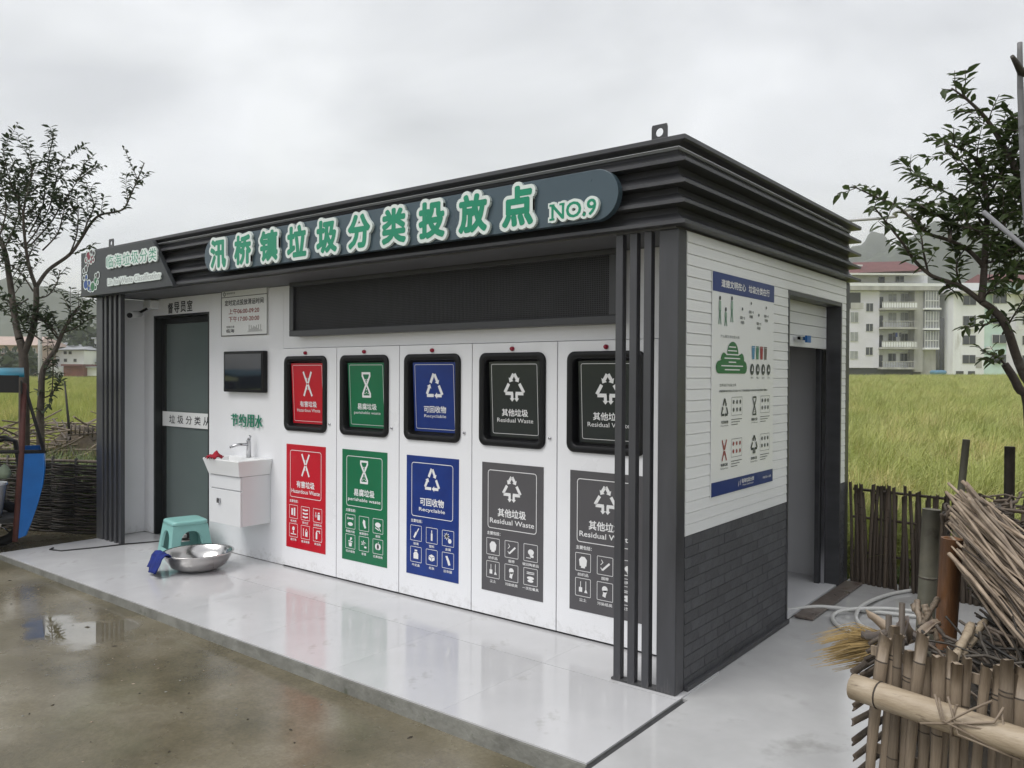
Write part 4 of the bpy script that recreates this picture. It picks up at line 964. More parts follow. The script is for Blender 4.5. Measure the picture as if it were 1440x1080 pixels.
# thick pole
A_, B_ = Vector((1.00, -.672, .497)), Vector((2.6, -1.03, .465))
def bamboo_pole(A, B, r, nodes, mb=None):
    mb = mb or MB(); A = Vector(A); B = Vector(B); pts = []; rad = []; L = (B-A).length
    ts = [0]
    for n_ in nodes: ts += [n_-.010/L, n_-.003/L, n_, n_+.003/L, n_+.008/L]
    ts.append(1)
    for t in ts:
        pts.append(A.lerp(B, t)); rad.append(r*(1.09 if any(abs(t-n_) < 1e-6 for n_ in nodes) else 1.0))
    # hollow end
    f0 = len(mb.f); mb.tube(pts, rad, 16, cap=False)
    for q_ in range(len(pts)-1):
        if any(abs((ts[q_]+ts[q_+1])/2-n_) < .0032/L for n_ in nodes):
            for k_ in range(16): mb.m[f0+q_*16+k_] = 1
    dd_ = (B-A).normalized()
    mb.tube([A, A+dd_*.03], [r*.78, r*.78], 16, cap=False); b0 = len(mb.v)-32
    b1 = b0-len(pts)*16
    for k in range(16): mb.f.append([b1+k, b1+(k+1) % 16, b0+(k+1) % 16, b0+k]); mb.m.append(0); mb.sm.append(False)
    mb.f.append([b0+16+k for k in range(16)]); mb.m.append(0); mb.sm.append(False)
    mb.f.append([b1+(len(pts)-1)*16+k for k in range(16)]); mb.m.append(0); mb.sm.append(False)
    return mb
o = part('bamboo_pole', bamboo_pole(A_, B_, .043, (.055, .33, .62, .88)), [M['pole'], M['node']]); tag(o, 'thick pale bamboo pole lying level across the bamboo panel', 'pole')
tw = MB(); c_ = A_.lerp(B_, .20)
for q in range(5):
    a0 = c_+Vector((U(-.04, .04), -.045, U(-.02, .02)))
    tw.tube([a0+Vector((-.08*(q == 1)-.02, -.0, .10*(q != 1)-.03)), a0+Vector((0, -.01, 0)), a0+Vector((.07+.03*q, -.01, .06-.03*q)), a0+Vector((.12, .02, .09-.02*q))], .004, 5)
tw.tube([c_+Vector((math.cos(t)*.004, math.sin(t)*.047, math.cos(t)*.047)) for t in [k*.52 for k in range(13)]], .004, 5)
o = part('twine', tw, M['stick']); tag(o, 'dry twine knot tied around the thick bamboo pole', 'twine')
# posts
def post(name, px_t, py_t, dep, r, lean, m, label, cat='post', z0=-.05, nodes=(.35, .75)):
    T = at(px_t, py_t, dep); Bt = Vector((T.x+lean[0], T.y+lean[1], z0)); o = part(name, bamboo_pole(T, Bt, r, nodes), [M[m], M['node']]); tag(o, label, cat); return T, Bt
post('bamboo_post', 1310, 716, 3.95, .042, (-.03, -.04), 'grnbamboo', 'grey green bamboo post behind the orange brown post')
post('wooden_post', 1339, 757, 3.5, .044, (-.045, 0), 'redpost', 'orange brown bamboo post with rough sawn top', nodes=(.55,))
post('dark_post', 1420, 628, 4.4, .026, (0, 0), 'brush', 'dark upright post rising above the stick bundle', nodes=(.5,))
post('young_bamboo_pole', 1359, 618, 4.6, .020, (-.10, 0), 'grnbamboo', 'slim green bamboo stake leaning beside the field edge', nodes=(.3, .6))
# heap of litter in the pen
mb = MB(); G_ = 30
for i in range(G_):
    for j in range(G_):
        x = .97+(i/(G_-1))*1.8; y = -.55+(j/(G_-1))*3.0-.16*(x-1.06)*1.4
        e_ = min(i, G_-1-i, j, G_-1-j)/6; e_ = min(1, e_); h = .26*e_*(.75+.5*mnoise.noise(Vector((x*2, y*2, 0))))+.05*mnoise.noise(Vector((x*9, y*9, 2)))
        mb.v.append((x, y, max(-.02, h)))
for i in range(G_-1):
    for j in range(G_-1): k = i*G_+j; mb.f.append([k, k+G_, k+G_+1, k+1]); mb.m.append(0); mb.sm.append(False)
struct('leaf_litter', mb, M['litter'], kind='stuff')
# bundle of thin sticks, leaning down to the right
sbn = thing('stick_bundle', 'bundle of thin dry sticks slanting down to the right over the heap', 'sticks', tuple(at(1400, 800, 3.5)))
def stick(name, A, B, r, parent, m, wob=.015):
    A = Vector(A); B = Vector(B); d_ = B-A; pts = []
    for k in range(5):
        t = k/4; pts.append(A+d_*t+Vector((U(-wob, wob), U(-wob, wob), U(-wob, wob)))*(1 if 0 < k < 4 else .3))
    P_, R_ = [], []; nn = [U(.1, .3), U(.4, .6), U(.7, .9)]
    for k in range(25):
        t = k/24; i = min(3, int(t*4)); f = t*4-i; P_.append(pts[i].lerp(pts[i+1], f)); R_.append(r*(1.1-.35*t)*(1.22 if any(abs(t-n_) < .022 for n_ in nn) else 1)*U(.94, 1.06))
    return part(name, MB().tube(P_, R_, 6), M[m], parent)
for q in range(230):
    f = q/229; a_px = 1345+U(-6, 1)+abs(random.gauss(0, 34)); a_py = 676+(a_px-1345)*.85+U(-4, 112); dep = 3.95-U(0, .35)-(a_py-668)*.0022
    ln = U(.75, 1.25); slope = U(.88, 1.22)
    A = at(a_px, a_py, dep); B = at(a_px+150*ln, a_py+150*ln*slope*1.05, dep-.55*ln)
    stick('stick', A+Vector((U(-.04,.04),U(-.05,.05),U(-.02,.02))), B+Vector((U(-.08,.08),U(-.1,.1),U(-.06,.06))), U(.003, .0085), sbn, 'stick' if q % 9 else 'bamboo_dark', .007)
for q in range(26):
    f = q/25; A = at(U(1350, 1410), U(700, 800), U(3.6, 3.9)); B = A+Vector((U(.0, .4), U(-.3, .2), U(-.25, .1)))
    stick('twig', A, B, U(.004, .009), sbn, 'bamboo_dark', .03)
for q in range(60):
    A = at(U(1290, 1400), U(862, 915), U(3.0, 3.4)); a_ = U(-.5, 1.0); l = U(.15, .42); B = A+Vector((math.cos(a_)*l, -abs(math.sin(a_))*l*.6, U(-.28, -.02)))
    stick('twig', A+Vector((0, 0, U(-.12, .0))), B, U(.003, .008), sbn, 'brush' if q % 4 else 'bamboo_dark', .02)
for q in range(55):
    A = at(U(1360, 1450), U(790, 870), U(3.3, 3.6)); B = at(U(1430, 1560), U(880, 980), U(2.8, 3.2))
    stick('stick', A, B, U(.003, .007), sbn, 'brush' if q % 3 else 'bamboo_dark', .02)
# knotted dark roots at the bundle's head
hd = thing('root_tangle', 'tangle of dark knotted roots at the head of the stick bundle', 'roots', tuple(at(1355, 700, 3.9)))
for q in range(12):
    P_ = [at(1338+U(-15, 10), 738+U(-20, 8), 3.85)]
    for k in range(4): P_.append(P_[-1]+Vector((U(-.012, .03), U(-.02, .02), U(.0, .04) if k < 2 else U(-.04, .02))))
    part('root', MB().tube(smooth_path(P_, 4), [U(.008, .014)*(1-.5*k/16) for k in range(17)], 6), M['bamboo_dark'] if q % 3 else M['brush'], hd)
# slanting loose pieces near the posts
lp = [((1290, 845), (1300, 905), 3.45, 3.3, .012), ((1300, 850), (1318, 900), 3.4, 3.35, .014), ((1318, 842), (1296, 880), 3.5, 3.3, .012), ((1365, 880), (1340, 935), 3.2, 2.9, .017), ((1385, 875), (1350, 925), 3.3, 3.0, .015), ((1285, 850), (1310, 890), 3.45, 3.35, .016)]
for q, (a, b, d0, d1, r_) in enumerate(lp):
    o = stick('broken_bamboo', at(*a, d0), at(*b, d1), r_, None, 'pole' if q in (3, 4) else 'bamboo', .004)
    tag(o, ['broken bamboo piece propped at the foot of the grey green post', 'slanting bamboo stub beside the orange brown post', 'short split bamboo leaning the other way by the post', 'pale stick poking up through the dark gap in the heap', 'second pale stick deeper in the dark gap of the heap', 'dark broken piece lowest on the path edge by the posts'][q], 'stick')
# curled dry sheaths at the fence corner
for q in range(7):
    c_ = Vector((0, 0, -.03))+at([1238, 1246, 1262, 1275, 1288, 1300, 1252][q], [880, 868, 882, 876, 885, 878, 893][q], 2.95+.06*q); mb = MB(); g_ = 7; ry_ = U(0, 6)
    for i in range(g_):
        for j in range(5):
            a, b = i/(g_-1)-.5, j/4-.5; v = Vector((a*.16*(1-.3*abs(b)), b*.045*(1-abs(a)), .016*math.cos(b*5)*(1 if q % 2 else -1)+.02*math.sin(a*4))); v.rotate(Matrix.Rotation(ry_, 3, 'Z')); v.rotate(Matrix.Rotation(U(-.0, .0)+q*.7, 3, 'X')); mb.v.append(tuple(c_+v))
    for i in range(g_-1):
        for j in range(4): k = i*5+j; mb.f.append([k, k+5, k+6, k+1]); mb.m.append(0); mb.sm.append(True)
    o = part('dry_sheath', mb, M['stick'] if q % 2 else M['ramp']); s2 = o.modifiers.new('s', 'SOLIDIFY'); s2.thickness = .004
    tag(o, ['grey curled sheath directly above the broom bristles', 'pale curled sheath leftmost above the panel corner', 'twisted sheath second from left above the panel corner', 'dry sheath in the middle of the curled row', 'dry sheath just left of the grey green post', 'dry sheath lying against the grey green post', 'lowest curled sheath tucked behind the first bamboo strip'][q], 'leaf')
# broom
br = thing('straw_broom', 'straw broom head poking out over the path at the panel corner', 'broom', tuple(at(1245, 905, 3.0)))
mb = MB(); R0 = at(1252, 903, 2.98); tipc = at(1160, 918, 3.25)
for q in range(330):
    dd_ = Vector((U(-1, 1), U(-1, 1), U(-1, 1))); s0 = R0+dd_*.022; e_ = tipc+dd_*Vector((.07, .07, .055)).x*U(.6, 1.1); e_ = s0.lerp(e_, U(.55, 1.05)); mid = s0.lerp(e_, .5)+dd_*.02+Vector((0, 0, .008))
    mb.tube([s0, mid, e_], [.0016, .0014, .0007], 3, cap=False)
part('bristles', mb, M['straw'], br)
part('handle', MB().tube([R0-(tipc-R0)*.05, R0-(tipc-R0)*.5+Vector((0, 0, -.45))], .014, 8), M['bamboo_dark'], br)
part('binding', MB().tube([R0+(tipc-R0)*.06, R0-(tipc-R0)*.08], .030, 10), M['bamboo_dark'], br)
for q in range(5):
    A = at(1252-q*3, 888+q*11, 2.85); o = part('twig', MB().tube([A, A-RT*.075-UP*.045], .009, 6), M['bamboo_dark'], br)

# ================================================================== LEFT: WOVEN FENCE, HEAP, TRICYCLE
wf = thing('woven_fence', 'low dark fence woven from horizontal brushwood left of the kiosk', 'fence', (-6.6, .1, 0))
wa, wbv = Vector((-8.0, -.50, 0)), Vector((-6.0, .365, 0)); d = (wbv-wa).normalized(); nrm = Vector((-d.y, d.x, 0)); L = (wbv-wa).length
for k in range(8):
    p_ = wa+d*(k*.28+.1); part('stake', MB().tube([p_-Vector((0, 0, .1)), p_+Vector((U(-.02, .02), 0, .68+U(0, .06)))], .016, 6), M['brush'], wf)
for q in range(108):
    z = -.03+(q % 54)*.0126+U(-.006, .006); s0 = U(-.1, .4) if q < 54 else U(.75, 1.1); s1 = s0+U(.9, 1.3); s1 = min(s1, L)
    pts = []; ph = q % 2
    for k in range(9):
        s_ = s0+(s1-s0)*k/8; pts.append(wa+d*s_+nrm*(.022*math.sin((s_-.1)/.28*math.pi+ph*math.pi)-.01)+Vector((0, 0, z+U(-.009, .009))))
    part('woven_stick', MB().tube(pts, [U(.006, .011)]*9, 5), M['brush'] if q % 7 else M['bamboo_dark'], wf)
part('top_rail', MB().tube([wa+Vector((0, 0, .655)), wa+d*L*.5+Vector((0, 0, .668)), wbv+Vector((0, 0, .672))], .016, 7), M['bamboo'], wf)
# field-edge rails
for q, (z, o_, w_) in enumerate(((.60, 1.6, .012), (.50, 1.2, .010))):
    A = wa+nrm*o_+Vector((0, 0, z)); B = wbv+nrm*o_+d*.4+Vector((0, 0, z+.03)); o = part('bamboo_rail', MB().tube([A, A.lerp(B, .5)+Vector((0, 0, .02)), B], w_, 6), M['bamboo']); tag(o, ['upper thin bamboo rail along the left field edge', 'lower thin bamboo rail nearer the woven fence'][q], 'rail')
# little bamboo screen by the heap
sc2 = thing('bamboo_hurdle', 'short bamboo hurdle standing before the straw heap', 'fence', tuple(at(118, 605, 10)))
for k in range(9): T = at(100+k*6, 598+U(-2, 2), 10.2); part('stake', MB().tube([T, T-Vector((0, 0, .14))], .010, 5), M['bamboo_dark'], sc2)
part('rail', MB().tube([at(96, 612, 10.2), at(150, 608, 10.2)], .010, 5), M['bamboo_dark'], sc2)
# heap
hc = at(112, 592, 12.5); hc.z = -.27
mb = MB(); G_ = 24
for i in range(G_):
    for j in range(G_):
        a, b = i/(G_-1)*2-1, j/(G_-1)*2-1; r_ = min(1, math.hypot(a, b)); h = 1.12*(1-r_**1.7)*(.85+.35*mnoise.noise(Vector((a*3, b*3, 5))))
        mb.v.append((hc.x+a*1.1, hc.y+b*1.1, hc.z+h))
for i in range(G_-1):
    for j in range(G_-1): k = i*G_+j; mb.f.append([k, k+G_, k+G_+1, k+1]); mb.m.append(0); mb.sm.append(True)
M['heap'] = mat('dead_stalks', (.05, .04, .028), .8, 0, .5, 5, bump=1, bscale=14, col2=(.13, .10, .065))
o = part('straw_heap', mb, M['heap']); tag(o, 'brown heap of dead stalks at the left field edge', 'heap')
sh_ = thing('stalk_pile', 'loose pile of bamboo stalks thrown over the brown heap', 'stalks', tuple(hc+Vector((0, 0, .8))))
for q in range(80):
    c_ = hc+Vector((U(-.9, .9), U(-.9, .9), U(.55, 1.02))); a = U(0, 3.14); l = U(.3, .8); dv = Vector((math.cos(a)*l, math.sin(a)*l, U(-.28, .28)))
    stick('stalk', c_-dv, c_+dv, U(.008, .016), sh_, 'bamboo' if q % 3 else 'bamboo_dark', .02)
T = at(91, 537, 12); o = part('stake', MB().tube([T, at(96, 590, 12), at(98, 620, 12)], [.012, .02, .022], 6), M['brush']); tag(o, 'thin dark stake standing upright in the straw heap', 'stake')

# tricycle (its front end, side on)
VO = at(25, 772, 7.1); VO.z = -.05; Sv = Vector((VO.x-CAM.x, VO.y-CAM.y, 0)).normalized(); Fv = Vector((Sv.y, -Sv.x, 0))
def V(a, s, z): return VO+Fv*a+Sv*s+Vector((0, 0, z))
tr = thing('cargo_tricycle', 'blue cargo tricycle with canopy parked at the left edge', 'tricycle', tuple(VO))
Vp = lambda n, mb, m, **k: part(n, mb, M[m], tr, **k)
# canopy roof: slightly domed sheet
mb = MB(); nx_ = 10
for i in range(nx_+1):
    a = -2.0+2.05*i/nx_
    for s_, z in ((-.08, 1.60), (.15, 1.64), (.45, 1.665), (.75, 1.64), (.98, 1.60)): mb.v.append(tuple(V(a, s_, z-.012*i/nx_*2+.006*math.sin(i*2.1))))
for i in range(nx_):
    for k in range(4): q = i*5+k; mb.f.append([q, q+5, q+6, q+1]); mb.m.append(0); mb.sm.append(True)
o = Vp('canopy', mb, 'tarp'); s_ = o.modifiers.new('s', 'SOLIDIFY'); s_.thickness = .02
Vp('canopy_skirt', MB().bar(V(-2.0, -.09, 1.54), V(.01, -.09, 1.50), .012, .15).bar(V(.03, -.09, 1.47), V(.03, .98, 1.47), .012, .11), 'rubber')
for s_ in (-.02, .92):
    Vp('front_post', MB().tube([V(.05, s_, 1.50), V(.03, s_, .9), V(-.02, s_, .12)], .024, 8), 'veh_red')
    Vp('windscreen_frame', MB().tube([V(.06, s_, 1.46), V(.20, s_, .90)], .014, 8), 'rubber')
Vp('windscreen', MB().add([V(.065, 0, 1.44), V(.065, .9, 1.44), V(.195, .9, .91), V(.195, 0, .91)], [(0, 1, 2, 3)]), 'clear')
Vp('cross_bar', MB().tube([V(-.35, -.02, .92), V(.19, -.02, .90)], .016, 8).tube([V(.20, -.02, .895), V(.20, .92, .895)], .016, 8), 'rubber')
# front shield: cheek plates joined by a curved nose
prof = [(.200, .885), (.205, .74), (.190, .60), (.155, .45), (.11, .30), (.065, .17)]
mb = MB()
for s_ in (-.03, .93): Vp('side_cheek', MB().prism([V(a, s_, z) for a, z in prof]+[V(-.01, s_, .14), V(.0, s_, .5), (V(.015, s_, .885))], (0, 0, 0), tuple(Sv*.012)), 'veh_blue')
mb = MB()
for a, z in prof:
    for k in range(7):
        s_ = -.03+.96*k/6; mb.v.append(tuple(V(a-.01+.02*math.sin(math.pi*k/6), s_, z)))
for i in range(len(prof)-1):
    for k in range(6): q = i*7+k; mb.f.append([q, q+1, q+8, q+7]); mb.m.append(0); mb.sm.append(True)
o = Vp('front_shield', mb, 'veh_blue'); s_ = o.modifiers.new('s', 'SOLIDIFY'); s_.thickness = .01
Vp('floor_pan', MB().bar(V(-.95, .45, .30), V(.0, .45, .30), .86, .04), 'rubber')
Vp('seat', MB().bar(V(-.85, .45, .62), V(-.42, .45, .62), .6, .10), 'black', bevel=.02)
Vp('seat_box', MB().bar(V(-.83, .45, .44), V(-.45, .45, .44), .55, .24), 'veh_blue')
Vp('handlebar', MB().tube([V(-.20, .12, .98), V(-.10, .25, 1.0), V(-.02, .45, .97), V(-.10, .65, 1.0), V(-.20, .78, .98)], .014, 8).tube([V(-.02, .45, .97), V(.09, .45, .22)], .022, 8), 'rubber')
def wheel(a, s_, r_):
    w_ = Vp('wheel', MB(), 'rubber') if False else None
    c_ = V(a, s_, r_); mb = MB(); ring_ = [c_+Fv*math.cos(t)*(r_-.045)+Vector((0, 0, math.sin(t)*(r_-.045))) for t in [2*math.pi*k/24 for k in range(25)]]
    mb.tube(ring_, .045, 8, cap=False); t_ = Vp('tyre', mb, 'rubber')
    mb = MB()
    for k in range(8): t = math.pi*k/4; mb.tube([c_, c_+Fv*math.cos(t)*(r_-.07)+Vector((0, 0, math.sin(t)*(r_-.07)))], .006, 5)
    mb.tube([c_-Sv*.05, c_+Sv*.05], .035, 10); Vp('hub', mb, 'steel')
wheel(-.16, .45, .22); wheel(-1.7, .02, .27); wheel(-1.7, .88, .27)
Vp('cargo_box', MB().bar(V(-2.5, -.06, .62), V(-1.0, -.06, .62), .03, .36).bar(V(-2.5, .96, .62), V(-1.0, .96, .62), .03, .36).bar(V(-1.0, -.06, .62), V(-1.0, .96, .62), .03, .36).bar(V(-2.5, .45, .44), V(-1.0, .45, .44), 1.0, .03), 'veh_blue')
o = part('bag', MB().lathe([(.001, .0), (.04, .01), (.055, .05), (.05, .08), (.03, .11), (.01, .13), (.001, .135)], tuple(V(-.10, .1, .66)), 12), M['bagpale']); tag(o, 'pale green plastic bag hanging beside the blue tricycle cheek', 'bag')
o = part('white_bucket', MB().lathe([(.001, .0), (.10, .0), (.14, .28), (.146, .28), (.146, .30), (.132, .30), (.095, .02), (.001, .02)], tuple(V(-.22, .18, .325)), 20), M['ceramic']); tag(o, 'white bucket on the tricycle floor behind the blue front cheek', 'bucket')

# ================================================================== TREES
def leaf_mesh(name, m, L=1., w=.42, cup=.12):
    mb = MB(); rows_ = [(0, .0), (.22, .8), (.5, 1.), (.78, .65), (1., 0)]
    vs = []; 
    for t, k in rows_: vs += [(-w/2*k, t*L, cup*k*.6-.22*t*t), (0, t*L, -.22*t*t-.0), (w/2*k, t*L, cup*k*.6-.22*t*t)]
    mb.add(vs, [(3*i+a, 3*i+a+1, 3*i+a+4, 3*i+a+3) for i in range(4) for a in (0, 1)], 0, True)
    return mb.mesh(name, m)
class Tree:
    def __init__(s, name, label, loc, leafm, lsize, group=None, leaf_objs=0, bark='bark'):
        s.t = thing(name, label, 'tree', loc, group); s.lv = []; s.lsize = lsize; s.leafm = leafm; s.up = .4 if leaf_objs == 0 else .08; s.n_obj = leaf_objs; s.wood = MB(); s.bark = bark
    def limb(s, pts, r0, r1, n=7):
        P = smooth_path(pts, 5); k = len(P); s.wood.tube(P, [r0+(r1-r0)*i/(k-1) for i in range(k)], n); return P
    def leaves(s, P, step, spread=.5, start=0.):
        acc = 0; side = 1; tot = sum((P[i+1]-P[i]).length for i in range(len(P)-1)); run = 0
        for i in range(len(P)-1):
            seg = P[i+1]-P[i]; l = seg.length
            if l < 1e-6: continue
            dr = seg/l; acc += l; run += l
            if run < start*tot: acc = 0; continue
            while acc > step:
                acc -= step; pos = P[i+1]-dr*acc
                for sd in (1, -1):
                    if RND() < .08: continue
                    o = dr.cross(Vector((0, 0, 1)));
                    if o.length < .1: o = Vector((1, 0, 0))
                    o.normalize(); o = Matrix.Rotation(U(-.9, .9), 3, dr) @ o
                    dv = (dr*U(.25, .7)+o*sd*U(.7, 1.1)+Vector((0, 0, U(-.35, .35)))).normalized(); s.lv.append((pos, dv, s.lsize*U(.65, 1.25)))
    def twigs(s, P, n, ln, r, step, start=.2, up=None):
        up = s.up if up is None else up
        for q in range(n):
            f = start+(1-start)*(q+RND())/n; i = min(len(P)-2, int(f*(len(P)-1))); dr = (P[i+1]-P[i]).normalized(); a = P[i]
            o = Vector((U(-1, 1), U(-1, 1), U(-.5, 1))); o = (o-dr*o.dot(dr)).normalized(); dv = (dr*.6+o*.8+Vector((0, 0, up))).normalized(); l = ln*U(.6, 1.3)
            pts = [a, a+dv*l*.5+Vector((0, 0, .03*l)), a+dv*l+Vector((U(-.1, .1), U(-.1, .1), .12))*l]
            Q = s.limb(pts, r, r*.4, 5); s.leaves(Q, step, start=.15)
    def done(s):
        part('trunk', s.wood, M[s.bark], s.t)
        lm = leaf_mesh('leaf', M[s.leafm])
        lv = sorted(s.lv, key=lambda l: -(l[2]/max(.5, (l[0]-CAM).dot(FW)))*(1 if RND() < .99 else .3)) if s.n_obj else s.lv
        def basis(dv):
            x = dv.cross(Vector((0, 0, 1)));
            if x.length < .05: x = Vector((1, 0, 0))
            x.normalize(); x = Matrix.Rotation(U(-.7, .7), 3, dv) @ x; return x, dv, x.cross(dv)
        for pos, dv, sz in lv[:s.n_obj]:
            x, y, z = basis(dv); o = bpy.data.objects.new('leaf', lm); link(o, s.t); o.matrix_local = Matrix(((x.x*sz, y.x*sz, z.x*sz, pos.x), (x.y*sz, y.y*sz, z.y*sz, pos.y), (x.z*sz, y.z*sz, z.z*sz, pos.z), (0, 0, 0, 1)))
        rest = lv[s.n_obj:]
        if rest:
            mb = MB(); w = .42
            for pos, dv, sz in rest:
                x, y, z = basis(dv); b = len(mb.v)
                for a, t, h in ((0, 0, 0), (-w/2, .4, .05), (w/2, .4, .05), (0, .45, -.03), (-w*.3, .78, -.05), (w*.3, .78, -.05), (0, 1, -.2)): mb.v.append(tuple(pos+(x*a+y*t+z*h)*sz))
                for f in ((0, 3, 1), (0, 2, 3), (1, 3, 6, 4), (3, 2, 5, 6)): mb.f.append([b+i for i in f]); mb.m.append(0); mb.sm.append(False)
            part('crown', mb, M[s.leafm], s.t, kind='stuff')
# left tree (two stems and many leafy wands)
D = 9.4
def A2(px, py, dd=0.): return at(px, py, D+dd)
t = Tree('crape_myrtle_tree', 'slender multi stemmed tree with fine dark leaves left of the kiosk', tuple(gp(33, 690, -.2)), 'leaf_far', .080)
b0 = A2(34, 560); b0g = Vector((b0.x, b0.y, -.3))
P = t.limb([b0g, b0, A2(33, 500), A2(28, 478)], .065, .042, 9)
P1 = t.limb([A2(28, 478), A2(22, 450, .1), A2(14, 395, .2), A2(6, 350, .2), A2(-10, 318, .3), A2(-30, 280, .4)], .045, .018); t.twigs(P1, 14, .55, .006, .035)
P2 = t.limb([A2(33, 500), A2(46, 465), A2(51, 430), A2(51, 404)], .04, .03)
P3 = t.limb([A2(51, 404), A2(42, 378, -.1), A2(36, 345, -.2), A2(33, 300, -.3), A2(40, 268, -.3), A2(47, 234, -.3)], .024, .006); t.twigs(P3, 17, .38, .005, .032); t.leaves(P3, .035, start=.5)
P4 = t.limb([A2(51, 404), A2(68, 380, .1), A2(98, 358, .2), A2(114, 336, .3), A2(128, 314, .3), A2(142, 302, .3), A2(172, 295, .3), A2(182, 278, .3), A2(191, 258, .3), A2(203, 229, .3)], .024, .005); t.twigs(P4, 7, .30, .005, .032, .2); t.leaves(P4, .034, start=.40)
for pts, n_, l_ in (
    ([(36, 345), (48, 330), (60, 310), (72, 285), (80, 250), (90, 222)], 12, .26), ([(40, 330), (60, 290), (64, 250), (70, 215), (76, 188)], 7, .20),
    ([(36, 352), (70, 315), (85, 290), (100, 268), (114, 245), (119, 224)], 7, .2), ([(107, 255), (125, 242), (140, 233)], 2, .12),
    ([(114, 336), (124, 310), (132, 290), (126, 270), (120, 256)], 5, .16), ([(98, 358), (108, 330), (110, 300), (108, 281)], 5, .2),
    ([(33, 300), (20, 270), (10, 240), (3, 201)], 9, .25), ([(30, 310), (26, 270), (40, 245), (17, 237)], 6, .2), ([(6, 350), (20, 320), (28, 290), (24, 255)], 10, .3), ([(60, 352), (80, 330), (88, 305), (92, 288)], 9, .26), ([(0, 330), (8, 300), (6, 270), (-4, 240)], 9, .3),
    ([(47, 410), (30, 385), (12, 372), (-8, 370)], 7, .2), ([(40, 420), (20, 432), (4, 438)], 4, .18), ([(52, 420), (68, 415), (80, 398), (84, 382)], 6, .14)):
    dq = U(-.5, .5); Q = t.limb([A2(a, b, dq*k/len(pts)) for k, (a, b) in enumerate(pts)], .010, .004, 5); t.leaves(Q, .034, start=.25); t.twigs(Q, n_, l_, .004, .032, .25)
# lower stem
P5 = t.limb([Vector((A2(60, 640).x, A2(60, 640).y, -.3)), A2(57, 600), A2(58, 560), A2(61, 520), A2(78, 492), A2(88, 468), A2(100, 445), A2(112, 430)], .05, .010); t.twigs(P5, 10, .25, .005, .034, .35)
for pts, n_, l_ in (([(88, 468), (105, 462), (120, 452), (134, 445)], 6, .14), ([(84, 478), (100, 448), (115, 432), (132, 420)], 7, .15), ([(84, 480), (70, 462), (60, 450), (52, 438)], 9, .2), ([(61, 520), (74, 505), (72, 560), (62, 580)], 5, .15), ([(60, 480), (46, 470), (34, 462), (28, 445)], 8, .2), ([(80, 470), (66, 452), (50, 450), (36, 455)], 8, .2), ([(58, 560), (70, 556), (80, 544), (86, 536)], 4, .12)):
    Q = t.limb([A2(a, b, U(-.1, .1)) for a, b in pts], .010, .004, 5); t.leaves(Q, .034, start=.2); t.twigs(Q, n_, l_, .004, .032, .2)
t.done()
# right tree
D = 4.6
t = Tree('osmanthus_tree', 'leafy tree with glossy leaves reaching in from the right edge', tuple(Vector((at(1560, 700, 4.8).x, at(1560, 700, 4.8).y, -.2))), 'leaf', .078, leaf_objs=300)
base = at(1500, 640, 4.7); bg_ = Vector((base.x, base.y, -.3))
P = t.limb([bg_, base, A2(1440, 528, .1), A2(1416, 462), A2(1398, 437), A2(1380, 424)], .031, .018, 9)
P1 = t.limb([A2(1380, 424), A2(1352, 403), A2(1320, 392), A2(1305, 384), A2(1286, 366), A2(1268, 340, -.1), A2(1246, 312, -.1), A2(1228, 290, -.15)], .016, .004); t.leaves(P1, .030, start=.5); t.twigs(P1, 6, .14, .003, .028, .5)
P2 = t.limb([A2(1380, 424), A2(1383, 394), A2(1386, 340), A2(1388, 290), A2(1380, 240), A2(1362, 215), A2(1340, 205)], .022, .005); t.leaves(P2, .028, start=.45); t.twigs(P2, 15, .20, .004, .028, .25)
P3 = t.limb([A2(1384, 375), A2(1362, 352), A2(1335, 338), A2(1305, 328), A2(1282, 308), A2(1262, 290, .1), A2(1232, 277, .1), A2(1200, 262, .1)], .014, .004); t.leaves(P3, .032, start=.30); t.twigs(P3, 5, .13, .003, .028, .4)
P4 = t.limb([A2(1470, 420, .2), A2(1450, 330, .1), A2(1428, 240), A2(1408, 200), A2(1385, 165), A2(1360, 140), A2(1338, 124)], .026, .004); t.leaves(P4, .030, start=.45); t.twigs(P4, 20, .13, .004, .028, .2, .0)
